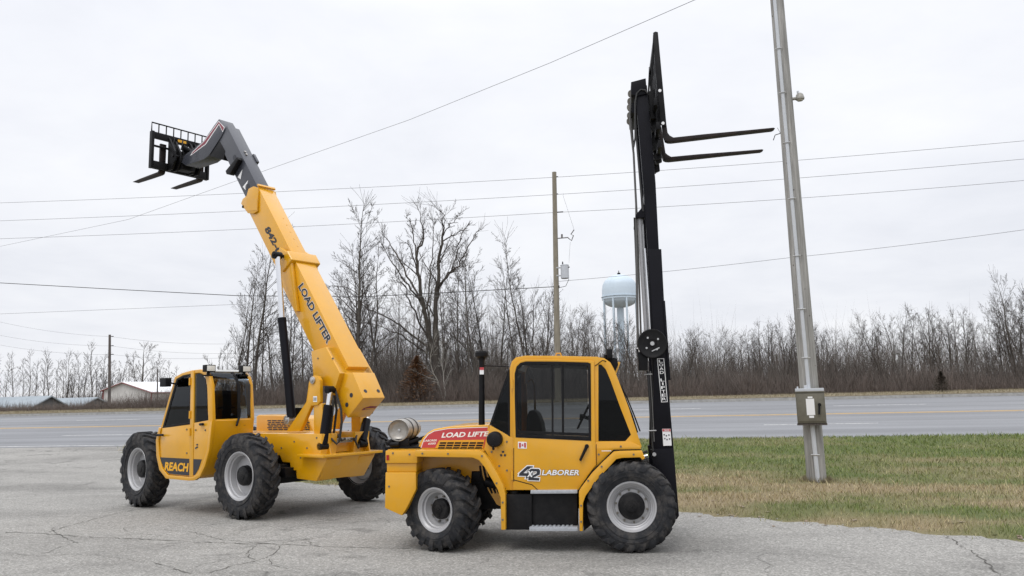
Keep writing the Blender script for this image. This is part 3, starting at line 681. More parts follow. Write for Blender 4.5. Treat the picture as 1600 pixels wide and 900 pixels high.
mb.tube([(.45, .55, .7), (.2, .5, .62), (-.1, .5, .66), (-.3, .58, .7)], .02, 8)
build('axle_frame', mb, BLK, tele, bevel=.01)
# rear counterweight with shelf
ue = T.uv(511, 718, CV)[0]
def ra(pts, u): return [T.atu(x, y, u) for x, y in pts]
sh = ra([(486, 712), (590, 706)], ue)
z1 = .90; z0 = .57
mb = MB(T); P = T.P
x1, x2 = CV - .005, 1.56
vs = [P(ue, x1, z1), P(ue, x2, z1), P(ue+.20, x2-.16, z0), P(ue+.20, x1+.05, z0), P(ue+.75, x1, z1), P(ue+.75, x2, z1), P(ue+.75, x2-.16, z0), P(ue+.75, x1+.05, z0)]
mb.add(vs, [(0, 1, 2, 3), (7, 6, 5, 4), (0, 1, 5, 4), (1, 2, 6, 5), (2, 3, 7, 6), (3, 0, 4, 7)]); build('counterweight', mb, YEL, tele, bevel=.012)
mb = MB(T); mb.box(ue-.05, ue+.55, CV-.11, x2+.10, z1+.005, z1+.045); build('rear_shelf', mb, YEL, tele, bevel=.006)
# rear deck and hose manifold recess
mb = MB(T); mb.box(ue+.22, ue+.62, CV+.14, CV2-.20, z1+.05, 1.12); mb.prism([(ue+.22, 1.12), (ue+.62, 1.12), (ue+.9, 1.24), (ue+.9, 1.12)], CV+.302, CV2-.302); build('rear_deck', mb, YEL, tele, bevel=.008)
mb = MB(T)
c = T.atu(535, 688, ue+.2); mb.box(ue+.13, ue+.2, c[0]-.16, c[0]+.14, c[1]-.03, c[1]+.04)
for k in range(5): mb.cyl((ue+.09, c[0]-.13+k*.06, c[1]+.02), (ue+.14, c[0]-.13+k*.06, c[1]+.02), .018, 8)
build('valve_block', mb, ALU, tele, bevel=.004)
mb = MB(T)
for a, b in (((.78, 1.18), (-.12, .02)), ((.92, 1.22), (-.05, .03)), ((1.30, 1.2), (.10, .02)), ((1.38, 1.1), (.13, .0))):
    mb.tube([(ue+.15, a[0], a[1]), (ue+.06, (a[0]+c[0]+b[0])/2-.03, a[1]-.10), (ue+.05, c[0]+b[0]-.03, c[1]+.03), (ue+.10, c[0]+b[0], c[1]+b[1])], .016, 8)
build('hydraulic_hose', mb, HOSE, tele)

# pivot tower: plate with an upright and a raking leg on each side
tv = .72
pl = tp([(484, 598), (487, 589), (492, 586.5), (498, 588), (501, 594), (501.5, 628), (497, 633), (489, 634), (488, 633), (470, 674), (449, 674), (480, 628)], tv)
vl = tp([(490, 630), (503.5, 630), (505.5, 680), (490.5, 680)], tv)
for k, v in enumerate((tv, 1.46)):
    mb = MB(T); mb.prism(pl, v-.02, v+.045)
    build('tower_plate', mb, YEL, tele, bevel=.008)
    mb = MB(T); mb.prism([(x, z) for x, z in vl], v+.0, v+.16); build('tower_upright', mb, YEL, tele, bevel=.008)
c = T.uv(491, 594, tv); mb = MB(T); mb.cyl((c[0], tv-.045, c[1]), (c[0], tv-.015, c[1]), .055, 20); mb.cyl((c[0], tv-.06, c[1]), (c[0], tv-.04, c[1]), .03, 14); pin = build('pivot_pin', mb, BOLT, tele, bevel=.004)
mb = MB(T); mb.cyl((c[0], tv, c[1]), (c[0], 1.62, c[1]), .05, 20); build('pivot_shaft', mb, BLK, tele)
mb = MB(T); mb.prism(tp([(489.5, 619), (495.5, 619), (495.5, 628), (489.5, 628)], tv-.02), tv-.0235, tv-.0215); st = build('load_sticker', mb, WHT, tele, smooth=False)
mb = MB(T)
for x0 in (490.6, 493.4): mb.prism(tp([(x0, 621), (x0+1.1, 621), (x0+1.1, 626.4), (x0, 626.4)], tv-.02), tv-.0265, tv-.0245)
build('sticker_print', mb, DKT, st, smooth=False)

# ------------------------------------------------------------------ boom
boom = bpy.data.objects.new('boom', None); COL.objects.link(boom); boom.parent = tele; boom.empty_display_size = .3
bc = 1.20
BN = 1.0
# outer (lowest) section, near face from its ridge and lower edge
r0_, r1_ = T.uv(449, 383, BN), T.uv(531, 545, BN)
d_ = Vector((r0_[0]-r1_[0], r0_[1]-r1_[1])).normalized(); nb = Vector((d_.y, -d_.x))       # towards the under side
def along(t, off, o=r1_): return (o[0]+d_.x*t+nb.x*off, o[1]+d_.y*t+nb.y*off)
def tof(px, py, v, o=r1_):
    a = T.uv(px, py, v); a = Vector((a[0]-o[0], a[1]-o[1])); return a.dot(d_), a.dot(nb)
t_col = tof(452, 400, BN)[0]; t_mid = tof(401, 290, BN)[0]
hb_ = .50
mb = MB(T); mb.prism([along(-.35, 0), along(t_col, 0), along(t_col, hb_), along(-.35, hb_)], bc-.205, bc+.205); build('outer_section', mb, YEL, boom, bevel=.012)
# base box: wider housing round the foot of the boom
wv0, wv1 = .84, 1.53
bb = tp([(509, 542), (486, 549), (490, 594), (502, 603), (514, 603), (520, 618), (531, 583)], wv0)
bl_ = [bb[0], bb[1], bb[2], bb[3], bb[4], bb[5], bb[6]]
for v in (wv0, wv1-.16): mb = MB(T); mb.prism(bl_, v, v+.16); build('base_cheek', mb, YEL, boom, bevel=.012)
ins = [along(t, o) for t, o in (lambda q: q)([tof(509, 542, wv0), tof(531, 583, wv0)])]
a0, a1 = bb[0], bb[6]
mb = MB(T)
q0 = (a0[0]+.0, a0[1]); top_th = .03
mb.prism([a0, (a0[0]+nb.x*.03, a0[1]+nb.y*.03), (a1[0]+nb.x*.03, a1[1]+nb.y*.03), a1], wv0+.03, wv1-.03)
build('base_cover', mb, YEL, boom)
# narrow nose behind the base
nv0, nv1 = .93, 1.37
nose = tp([(529, 583), (551, 582), (567.5, 622), (543, 653), (522, 616), (519, 600)], nv0)
mb = MB(T); mb.prism(nose, nv0, nv1); nz = build('boom_heel', mb, YEL, boom, bevel=.012)
for px, py in ((549, 617.5), (542, 632.5)):
    mb = MB(T); c = T.uv(px, py, nv0); mb.cyl((c[0], nv0-.004, c[1]), (c[0], nv0+.02, c[1]), .035, 18); build('access_hole', mb, DKT, nz)
n1, n2 = Vector(nose[1]), Vector(nose[2]); dd = (n2-n1).normalized(); pc = n1 + dd*((n2-n1).length-.12); nn = Vector((-abs(dd.y), abs(dd.x)))
for v in (nv0+.10, nv1-.08):
    mb = MB(T); mb.cyl((pc.x-nn.x*-.004, v, pc.y+nn.y*.004), (pc.x-nn.x*.02, v, pc.y-nn.y*.02), .03, 16); build('access_hole', mb, DKT, nz)
m3 = Vector(nose[3]); e_ = (m3 - n2).normalized(); on = Vector((-e_.y, e_.x)); on = on if on.x < 0 else -on
def rp(t, off=.004): q = n2 + e_*t + on*off; return (q.x, q.y)
ln = (m3-n2).length
mb = MB(T); pa, pb = rp(ln*.42), rp(ln*.58)
q = [(rp(ln*.62, .004), nv0+.16), (rp(ln*.56, .004), nv0+.40), (rp(ln*.44, .004), nv0+.42), (rp(ln*.42, .004), nv0+.27), (rp(ln*.52, .004), nv0+.17)]
mb.add([P(a[0], v, a[1]) for a, v in q] + [P(a[0]+on.x*-.003, v, a[1]-on.y*.003) for a, v in q], [tuple(range(5)), tuple(range(9, 4, -1))] + [(i, (i+1) % 5, 5+(i+1) % 5, 5+i) for i in range(5)])
lg = build('heel_sticker', mb, REDB, nz, smooth=False)
q = [(rp(ln*.565, .0065), nv0+.20), (rp(ln*.535, .0065), nv0+.38), (rp(ln*.50, .0065), nv0+.385), (rp(ln*.53, .0065), nv0+.205)]
mb = MB(T); mb.add([P(a[0], v, a[1]) for a, v in q], [(0, 1, 2, 3)]); build('sticker_print', mb, YLT, lg, smooth=False)
# collar and gusset at the head of the outer section
cv0, cv1 = .87, 1.53
t0, o0 = tof(456, 397, cv0); 
mb = MB(T); rr_ = tof(455, 398, cv0)
mb.prism([along(t_col-.20, -.035), along(t_col+.02, -.035), along(t_col+.02, hb_*.55), along(t_col-.20, hb_*.55)], cv0+.03, cv1-.03); build('collar', mb, YEL, boom, bevel=.025, seg=3)
g_ = tp([(436, 386), (453, 396.5), (464.5, 486), (460.5, 487), (446, 448), (434.5, 411)], cv0+.06)
for v in (cv0+.06, cv1-.11):
    mb = MB(T); mb.prism(g_, v, v+.06); build('collar_gusset', mb, YEL, boom, bevel=.012)
# middle section
hm = .45
mb = MB(T); mb.prism([along(t_col-.5, .025), along(t_mid, .025), along(t_mid, .025+hm), along(t_col-.5, .025+hm)], bc-.165, bc+.165); mid_ = build('middle_section', mb, YEL, boom, bevel=.010)
MN = bc - .165
ear = tp([(379, 322), (376.5, 318), (379, 311), (385, 306), (388, 295), (396, 291), (402, 293), (403, 300), (402, 330), (395, 334), (387, 333)], MN-.03)
mb = MB(T); mb.prism(ear, MN-.03, MN-.004); er = build('head_bracket', mb, YEL, mid_, bevel=.006)
mb = MB(T); mb.prism(ear, bc+.169, bc+.195); build('head_bracket', mb, YEL, mid_, bevel=.006)
mb = MB(T); c = T.uv(379.5, 323, MN-.03); mb.cyl((c[0], MN-.034, c[1]), (c[0], bc+.2, c[1]), .025, 14); build('chain_pin', mb, BLK, mid_)
mb = MB(T); a = tp([(388, 311), (404, 311), (404, 329), (388, 330)], MN); mb.prism(a, MN-.034, MN-.0305); build('bracket_plate', mb, YEL, mid_)
mb = MB(T)
for k in range(5):
    t_ = t_mid - .75 - k*.17; a = along(t_, .025); mb.cyl((a[0]-nb.x*.004, bc+.05, a[1]-nb.y*.004), (a[0]+nb.x*.01, bc+.05, a[1]+nb.y*.01), .014, 8)
build('slot_bolts', mb, YEL, mid_)
mb = MB(T); mb.prism([along(t_mid-.012, -.012), along(t_mid+.03, -.012), along(t_mid+.03, .02), along(t_mid-.012, .02)], bc-.18, bc+.18); build('wear_pad', mb, YEL, mid_)
# inner grey section
IN = bc - .135
t_in = tof(351, 201, IN)[0]; hi = .36
mb = MB(T); mb.prism([along(t_mid-.5, .06), along(t_in, .06), along(t_in, .06+hi), along(t_mid-.5, .06+hi)], IN, bc+.135); inn = build('inner_section', mb, GRY, boom, bevel=.010)
for px, py, rx in ((366.5, 246, .05), (386.5, 292, .06)):
    mb = MB(T); c = T.uv(px, py, IN); mb.cyl((c[0], IN-.004, c[1]), (c[0], IN+.01, c[1]), rx, 20); build('access_hole', mb, DKT, inn)
mb = MB(T)
for px, py in ((380, 244.5), (381, 250)):
    t_, _ = tof(px, py, bc); a = along(t_, .06); mb.cyl((a[0]-nb.x*.02, bc-.02+(.0 if py < 247 else .0), a[1]-nb.y*.02), (a[0], bc-.02, a[1]), .022, 12)
build('grease_cap', mb, ALU, inn)
for tri in ([(379, 265), (376, 280), (371.5, 277)], [(388, 281.5), (384, 297), (379.5, 292)]): mb = MB(T); mb.prism(tp(tri, IN), IN-.004, IN-.001); build('white_arrow', mb, WHT, inn, smooth=False)
# plate bracket on the lower edge, far-side lug
mb = MB(T); a = tp([(374, 246), (376, 250), (362.5, 274), (357.5, 273), (356, 268)], IN-.05); mb.prism(a, IN-.10, IN-.003); build('guide_bracket', mb, BLK, inn, bevel=.006)
mb = MB(T); t_, _ = tof(396, 250, bc+.13); mb.prism([along(t_-.10, .04), along(t_+.12, .04), along(t_+.12, .30), along(t_-.10, .30)], bc+.136, bc+.19); build('guide_bracket', mb, GRY, inn, bevel=.006)
# goose neck head
HN = bc - .15
neck = tp([(342, 186), (351, 201.5), (346, 212), (341.5, 219.5), (326, 243), (318, 249), (290, 258.5), (283, 254), (289, 242), (318, 220), (333, 198)], HN)
mb = MB(T); mb.prism(neck, HN, bc+.15); nk = build('goose_neck', mb, GRY, boom, bevel=.008)
e1_, e2_, e3_ = T.uv(342, 186, HN), T.uv(318, 220, HN), T.uv(289, 242, HN)
mb = MB(T); hv = [(327, 243), (342, 219.5), (351, 236), (348, 250)]; mb.prism(tp(hv, HN), HN+.012, bc+.138); build('neck_web', mb, BLK, nk, bevel=.004)
sc = [(350.8, 200.5), (348.2, 205), (342.2, 193), (321.5, 224), (299, 243.2), (301.2, 239.2), (319, 221.5), (341.8, 190.2), (343.6, 190.2)]
def inset(k): 
    cx = sum(p[0] for p in sc)/len(sc); return sc
mb = MB(T); mb.prism(tp([(341.9, 188.8), (351.2, 199.2), (348.2, 206.6), (342.4, 195), (321.8, 225.8), (297.4, 243.8), (300.4, 237.6), (318.8, 220.4)], HN), HN-.003, HN-.001); s1 = build('neck_stripe', mb, WHT, nk, smooth=False)
mb = MB(T); mb.prism(tp([(342.1, 190.4), (350.2, 199.6), (348.2, 204.6), (342.4, 192.8), (321.2, 224.4), (299.8, 241), (301.6, 237.8), (319.2, 221.4)], HN), HN-.006, HN-.004); build('stripe_fill', mb, REDB, s1, smooth=False)
# lettering on the boom side
def bl3(a, b, c, v): return [T.uv(*p, v) for p in (a, b, c)]
t842 = (lambda s, e, off, h: [along(s, off), along(e, off), along(s, off-h)])
ts, og = tof(409.5, 353, MN)[0], .025
letters('lettering', '842-(', T, MN-.004, *tp([(410.8, 360), (430.6, 397.5), (420.6, 352.5)], MN), DKT, mid_, bold=.04)
ON = bc - .205
ta, tb = tof(468, 440, ON)[0], tof(520, 541, ON)[0]
outlined('lettering', 'LOAD LIFTER', T, ON-.003, *tp([(466, 448.5), (511, 538), (473.6, 441.4)], ON), DKT, WHT, boom, .03, .065)

# lift cylinder on the near side, with its pins
def ttube(nm, pts, r, m, v, par, n=14):
    q = [T.uv(x, y, v) for x, y in pts]; mb = MB(T); mb.tube([(a, v, b) for a, b in q], r, n); return build(nm, mb, m, par)
lv = .78
ttube('cylinder_rod', [(434, 402), (441, 500)], .045, CHR, lv, tele, 20)
ttube('cylinder_barrel', [(440.5, 499), (450, 590), (455.5, 652)], [.068, .069, .072], MASTM, lv, tele, 24)
ttube('cylinder_gland', [(440.3, 497), (440.8, 503)], .073, MASTM, lv, tele, 24)
for (px, py), r in (((433, 399), .062), ((453, 656), .072)):
    c = T.uv(px, py, lv); mb = MB(T); mb.cyl((c[0], lv-.07, c[1]), (c[0], lv+.07, c[1]), r, 18); mb.cyl((c[0], lv-.09, c[1]), (c[0], lv+.2, c[1]), r*.45, 14); build('cylinder_eye', mb, BLK if py < 500 else BOLT, tele, bevel=.004)
mb = MB(T); c = T.uv(464, 645, lv+.1); mb.box(c[0]-.05, c[0]+.05, lv+.1, lv+.2, c[1]-.1, c[1]+.08); build('cylinder_block', mb, BLK, tele, bevel=.01)
# levelling cylinders at the rear of the tower
for v, top, bot in ((.79, (516, 612), (504.5, 694)), (1.50, (575, 645), (566, 690))):
    if v > 1: a = T.atu(*top, ue+.28); b = T.atu(*bot, ue+.12); A_, B_ = (ue+.28, a[0], a[1]), (ue+.12, b[0], b[1])
    else: a = T.uv(*top, v); b = T.uv(*bot, v-.12); A_, B_ = (a[0], v, a[1]), (b[0], v-.12, b[1])
    Av, Bv = Vector(A_), Vector(B_); m_ = Av.lerp(Bv, .30)
    mb = MB(T); mb.tube([A_, tuple(m_)], .042, 16); rod = build('tilt_rod', mb, CHR, tele)
    mb = MB(T); mb.tube([tuple(Av.lerp(Bv, .26)), B_], .068, 20); build('tilt_barrel', mb, MASTM, tele)
    mb = MB(T); mb.cyl((A_[0], A_[1]-.07, A_[2]+.03), (A_[0], A_[1]+.07, A_[2]+.03), .055, 16); build('cylinder_eye', mb, BLK, tele, bevel=.004); mb = MB(T); mb.cyl((B_[0], B_[1]-.07, B_[2]-.03), (B_[0], B_[1]+.07, B_[2]-.03), .06, 16); build('cylinder_eye', mb, BLK, tele, bevel=.004)
    mb = MB(T); mb.prism([(B_[0]-.08, z1+.04), (B_[0]+.16, z1+.04), (B_[0]+.10, B_[2]+.04), (B_[0]-.03, B_[2]+.06)], B_[1]+.075, B_[1]+.10); build('cylinder_lug', mb, YEL, tele, bevel=.004)
mb = MB(T)
for v, pts in ((.86, [(524, 610), (533, 640), (534, 660), (530, 690)]), (.9, [(520, 604), (526, 640), (520, 690)]), (.80, [(521, 625), (519, 650), (514, 690)])):
    q = [T.uv(x, y, v) for x, y in pts]; mb.tube([(a, v, b) for a, b in q], .018, 8)
build('hydraulic_hose', mb, HOSE, tele)

# ------------------------------------------------------------------ fork carriage
uc = 4.2
cr = bpy.data.objects.new('fork_carriage', None); COL.objects.link(cr); cr.parent = boom; cr.empty_display_size = .2
def ca(px, py): return T.atu(px, py, uc)
vL = ca(235, 232)[0]; vR = ca(325, 262)[0]
zb, zt = ca(235, 262)[1], ca(235, 204)[1]
zr = ca(236, 190.5)[1]
print('carriage', vL, vR, zb, zt, zr)
mb = MB(T); mb.box(uc-.05, uc+.05, vL, vL+.05, zb, zt); build('end_bar', mb, BLK, cr, bevel=.004)
mb = MB(T); mb.box(uc-.05, uc+.05, vR-.05, vR, zb, zt); build('end_bar', mb, BLK, cr, bevel=.004)
for nm, a, b in (('lower_rail', zb, zb+.15), ('upper_rail', zt-.13, zt-.01)):
    mb = MB(T); mb.box(uc-.04, uc+.04, vL+.052, vR-.052, a, b); build(nm, mb, BLK, cr, bevel=.005)
mb = MB(T); mb.cyl((uc, vL+.05, zb+.62*(zt-zb)), (uc, vR-.05, zb+.62*(zt-zb)), .022, 12); build('fork_shaft', mb, BLK, cr)
mb = MB(T)
mb.tube([(uc, vL+.01, zt-.02), (uc, vL+.01, zr), (uc, vR-.01, zr), (uc, vR-.01, zt-.02)], .014, 8)
for k in range(1, 8): v = vL + (vR-vL)*k/8; mb.cyl((uc, v, zt-.02), (uc, v, zr), .012, 8)
build('backrest_grid', mb, BLK, cr)
mb = MB(T)
for v in (bc-.30, bc-.19, bc+.14, bc+.25):
    mb.prism([(uc-.04, zb), (uc-.04, zt-.05), (uc-.10, zt-.12), (uc-.28, zb+.36), (uc-.30, zb+.16), (uc-.20, zb)], v, v+.04)
mb.box(uc-.07, uc-.04, bc-.30, bc+.29, zb+.02, zb+.45); mb.box(uc-.30, uc-.05, bc-.14, bc+.13, zb+.02, zb+.3)
build('quick_hitch', mb, BLK, cr, bevel=.005)
mb = MB(T); mb.cyl((uc-.24, bc-.32, zb+.27), (uc-.24, bc+.32, zb+.27), .035, 16); mb.cyl((uc-.18, bc-.08, zb+.5), (uc-.18, bc+.16, zb+.42), .06, 16)
mb.tube([(uc-.2, bc-.25, zb+.3), (uc-.16, bc-.27, zb+.5), (uc-.1, bc-.2, zb+.68), (uc-.08, bc-.12, zb+.6)], .014, 8)
mb.tube([(uc-.2, bc-.05, zb+.3), (uc-.2, bc-.1, zb+.52), (uc-.12, bc-.04, zb+.66)], .014, 8)
build('tilt_actuator', mb, BLK, cr)
mb = MB(T); mb.box(uc-.045, uc-.041, bc-.10, bc+.08, zt-.10, zt-.05); build('capacity_sticker', mb, YLT, cr, smooth=False)
for px, tip in ((256, (213, 293)), (316, (272, 304.5))):
    v = ca(px, 262)[0]; zf = ca(px, 279 if px > 300 else 268)[1] - .02
    # tip distance found on the fork's own plane
    tu = T.uv(*tip, v)[0]
    mb = MB(T)
    poly = [(uc+.045, zb+.55), (uc+.045, zf+.05), (uc+.075, zf+.022), (tu-.3, zf+.012), (tu, zf), (tu-.02, zf-.012), (uc+.5, zf-.022), (uc+.08, zf-.024), (uc+.02, zf-.012), (uc+.0, zf+.02), (uc+.0, zb+.0), (uc-.005, zb+.55)]
    poly = [(a+.045, b) for a, b in poly]
    mb.prism(poly, v-.06, v+.06); build('fork', mb, FORK, cr, bevel=.005)

# ------------------------------------------------------------------ cab
KV = -.05
co = [(273, 589), (284, 583), (300, 578.5), (313, 577), (321, 580), (327, 588), (330, 602), (331.8, 655), (327.5, 702), (321, 727), (313, 743), (305, 748.5), (297, 749), (262, 745.8), (252, 733), (247.5, 712), (246.6, 688), (251.5, 667), (262, 628)]
kp = tp(co, KV)
ku = T.uv(331.8, 655, KV)[0]
kw = T.atu(398, 640, ku)[0]
print('cab rear u', ku, 'far v', kw)
sill_r = T.uv(331.8, 657, KV)[1]
# lower body
lowb = tp([(331.8, 657), (327.5, 702), (321, 727), (313, 743), (305, 748.5), (297, 749), (262, 745.8), (252, 733), (247.5, 712), (246.6, 688), (251.5, 668), (298, 663), (322, 659.5)], KV)
mb = MB(T); mb.prism(lowb, KV+.02, kw-.0); build('cab_body', mb, YEL, tele, bevel=.02, seg=3)
# side frames
ro = [(251, 668), (262, 628), (273, 589), (284, 583), (300, 578.5), (313, 577), (321, 580), (327, 588), (330, 602), (331.8, 658), (322, 661), (298, 665)]
ri = [(254.5, 666), (265, 629), (276, 593), (286, 587), (300, 584), (311.5, 582.5), (317.5, 585), (321.5, 592), (323.5, 604), (325.3, 656.5), (321, 657.5), (298, 661.5)]
for v0, v1 in ((KV, KV+.06), (kw-.06, kw)):
    mb = MB(T); mb.ring(tp(ro, KV), tp(ri, KV), v0, v1); build('cab_frame', mb, YEL, tele, bevel=.01, seg=3)
# outer rolled edge of the side panel
mb = MB(T)
li = tp([(330, 660), (325, 702), (318.6, 725), (311, 739.6), (304, 744.6), (297, 745), (263.6, 742), (255, 731), (250.4, 711), (249.4, 688), (253, 669), (249.5, 668.6)], KV)
lo = tp([(333.2, 657), (328.6, 703), (322, 728), (314, 744.6), (306, 750.4), (297, 751), (261, 747.6), (250.6, 734), (246, 712), (245.2, 688), (250, 667.5), (249, 668)], KV)
n = len(lo)
for i in range(n-2): mb.prism([lo[i], lo[i+1], li[i+1], li[i]], KV-.025, KV+.03)
mb2 = MB(T); mb2.prism(lo[:-1] + li[:-1][::-1], KV-.022, KV+.03); build('panel_edge', mb2, YEL, tele, bevel=.008)
# B post, door and windows
mb = MB(T); mb.prism(tp([(299, 580), (304, 579), (302.4, 744.8), (296.6, 744.8)], KV), KV-.012, KV+.05); build('door_post', mb, YEL, tele, bevel=.006)
dlow = tp([(250.6, 688), (254, 669), (297.6, 663.6), (296.4, 743.8), (264, 740.6), (256, 730.6), (251.4, 711)], KV)
mb = MB(T); mb.prism(dlow, KV-.008, KV+.03); tdoor = build('door', mb, YEL, tele, bevel=.005)
dwo = tp([(254, 669), (265, 629), (276, 592), (286, 586.4), (299.6, 583.6), (298.4, 625), (297.6, 663)], KV); dwi = tp([(257.5, 665.4), (268, 629), (278, 594.4), (287, 589.4), (297.6, 587), (296.4, 625), (295.6, 659.8)], KV)
mb = MB(T); mb.ring(dwo, dwi, KV-.004, KV+.02); build('window_frame', mb, BLKM, tdoor, bevel=.002)
mb = MB(T); mb.prism(dwi, KV+.004, KV+.010); build('window', mb, GLSC, tdoor, smooth=False)
a = T.uv(248.5, 679.6, KV); b = T.uv(259, 679.4, KV); mb = MB(T); mb.tube([(a[0], KV-.05, a[1]), (b[0], KV-.05, b[1])], .018, 10); mb.cyl((a[0]-.02, KV, a[1]), (a[0]-.02, KV-.06, a[1]), .02, 10); build('handle', mb, BLKM, tdoor)
for y in (596, 648, 675):
    c = T.uv(298.5, y, KV); mb = MB(T); mb.cyl((c[0], KV-.022, c[1]-.06), (c[0], KV-.022, c[1]+.06), .016, 10); build('hinge', mb, YEL, tdoor)
qo_ = tp([(304.4, 585.4), (311, 583.6), (316.6, 586), (320.6, 593), (322.6, 605), (324.6, 658.6), (303.6, 661)], KV)
mb = MB(T); mb.prism(qo_, KV+.004, KV+.010); build('quarter_window', mb, GLSC, tele, smooth=False)
mb = MB(T); mb.prism(tp([(304, 661), (331, 658), (327, 702), (320, 727), (313, 741), (305, 746), (302.4, 746)], KV), KV-.006, KV+.03); build('rear_side_panel', mb, YEL, tele, bevel=.004)
c = T.uv(318, 663, KV); mb = MB(T); mb.tube([(c[0]+.05, KV-.03, c[1]), (c[0]-.05, KV-.04, c[1]+.004)], .02, 8); mb.cyl((c[0]+.03, KV, c[1]), (c[0]+.03, KV-.04, c[1]), .02, 8); build('latch', mb, BLKM, tele)
mb = MB(T)
for y in (693.5, 697.5):
    mb.prism(tp([(307.5, y), (310, y), (310, y+2.6), (307.5, y+2.6)], KV), KV-.009, KV-.0065)
build('small_mark', mb, DKT, tele, smooth=False)
mb = MB(T); mb.prism(tp([(250, 714.4), (296.6, 716.8), (296.5, 743), (264.6, 740), (256.5, 730)], KV), KV-.012, KV-.009); strip = build('name_strip', mb, DKT, tdoor, smooth=False)
mb = MB(T); mb.prism(tp([(303, 717.2), (316, 717.8), (311, 733), (305.6, 741.6), (302.8, 742.6)], KV), KV-.010, KV-.007); build('name_strip', mb, DKT, tele, smooth=False)
letters('lettering', 'REACH', T, KV-.014, *tp([(258, 735), (294.4, 737.4), (259.8, 721.6)], KV), YLT, strip, bold=.04)
# rear frame, rear window, roof
def kr(u, v0, v1, w0, w1, t=.05): mb.box(u, u+t, v0, v1, w0, w1)
wz0 = sill_r; wz1 = T.uv(327, 588, KV)[1]
rt0 = T.uv(321, 580, KV)
mb = MB(T); mb.box(ku+.01, ku+.06, KV+.061, kw-.061, wz0-.03, wz0+.015); build('rear_sill', mb, YEL, tele, bevel=.004)
rg = [(ku+.012, wz0+.015), (ku+.03, T.uv(330, 602, KV)[1]), T.uv(327, 589, KV), T.uv(321.5, 581, KV)]
rg = [(x+.012, z) for x, z in rg]
poly = rg + [(x+.008, z-.003) for x, z in rg[::-1]]
mb = MB(T); mb.prism(poly, KV+.061, kw-.061); build('rear_window', mb, GLSC, tele, smooth=True)
mb = MB(T); vm = KV + (kw-KV)*.60; mb.prism([(x-.006, z) for x, z in rg] + [(x+.002, z) for x, z in rg[::-1]], vm, vm+.05); build('window_bar', mb, BLKM, tele)
tr = tp([(284, 583), (300, 578.5), (313, 577), (321, 580), (319, 583), (312, 581), (300, 582.5), (286, 587)], KV)
mb = MB(T); mb.prism(tr, KV+.058, kw-.058); build('cab_roof', mb, mat('roof_sky_reflection', (.45, .45, .43), .35, var=.05), tele)  # light grey colour stands in for sky reflected in the curved glass top
fr_ = tp([(251, 668), (273, 589)], KV); mb = MB(T); mb.prism([fr_[0], fr_[1], (fr_[1][0]-.01, fr_[1][1]), (fr_[0][0]-.01, fr_[0][1])], KV+.06, kw-.06); build('windscreen', mb, GLSC, tele, smooth=False)
# interior: seat, console, dark far side post
mb = MB(T); su = ku + .22
mb.prism([(su, wz0-.25), (su+.02, wz0+.42), (su+.08, wz0+.48), (su+.14, wz0+.42), (su+.16, wz0-.05), (su+.5, wz0-.08), (su+.5, wz0-.25)], KV+.22, KV+.66); build('seat', mb, SEAT, tele, bevel=.05, seg=4)
mb = MB(T); mb.box(su+.75, su+.95, KV+.15, kw-.12, wz0-.3, wz0+.08); c = (su+.66, KV+.42, wz0+.16)
mb.tube([(c[0]+.2, c[1], c[2]-.22), c], .03, 10)
mb.tube([(c[0]+.06*math.sin(q), c[1]+.19*math.cos(q), c[2]+.17*math.sin(q)) for q in (2*PI*k/20 for k in range(21))], .014, 8, caps=False); build('dashboard', mb, INT, tele, bevel=.01)
# work lights, mirror, wiper
for px, py in ((328.5, 575.5), (384.5, 576.5)):
    c = T.atu(px, py, ku+.12); mb = MB(T); mb.box(ku+.10, ku+.20, c[0]-.085, c[0]+.085, c[1]-.055, c[1]+.055); mb.cyl((ku+.17, c[0], c[1]-.11), (ku+.17, c[0], c[1]-.04), .025, 10); mb.box(ku+.12, ku+.24, c[0]-.09, c[0]+.05, c[1]-.12, c[1]-.10); wl = build('work_light', mb, BLKM, tele, bevel=.008)
    mb = MB(T); mb.box(ku+.092, ku+.0985, c[0]-.07, c[0]+.07, c[1]-.042, c[1]+.042); build('lens', mb, LENS, wl, bevel=.004)
c = T.uv(261, 597.5, KV-.12); mb = MB(T); mb.box(c[0]-.10, c[0]+.08, KV-.20, KV-.10, c[1]-.07, c[1]+.07); mb.tube([(c[0]+.0, KV-.1, c[1]), (c[0]-.05, KV+.02, c[1]-.03)], .015, 8); build('mirror', mb, BLKM, tele, bevel=.02, seg=3)
a, b = T.atu(374, 653, ku-.01), T.atu(369, 665, ku-.03); mb = MB(T); mb.tube([(ku-.0, a[0], a[1]), (ku-.04, b[0], b[1])], .018, 8); mb.tube([(ku-.03, a[0]+.0, a[1]+.02), (ku+.0, a[0]+.03, a[1]+.16)], .008, 6); build('rear_wiper', mb, BLK, tele)
mb = MB(T); c = T.atu(383, 664, ku); mb.box(ku+.01, ku+.02, c[0]-.02, c[0]+.02, c[1]-.006, c[1]+.006); build('badge', mb, DKT, tele)

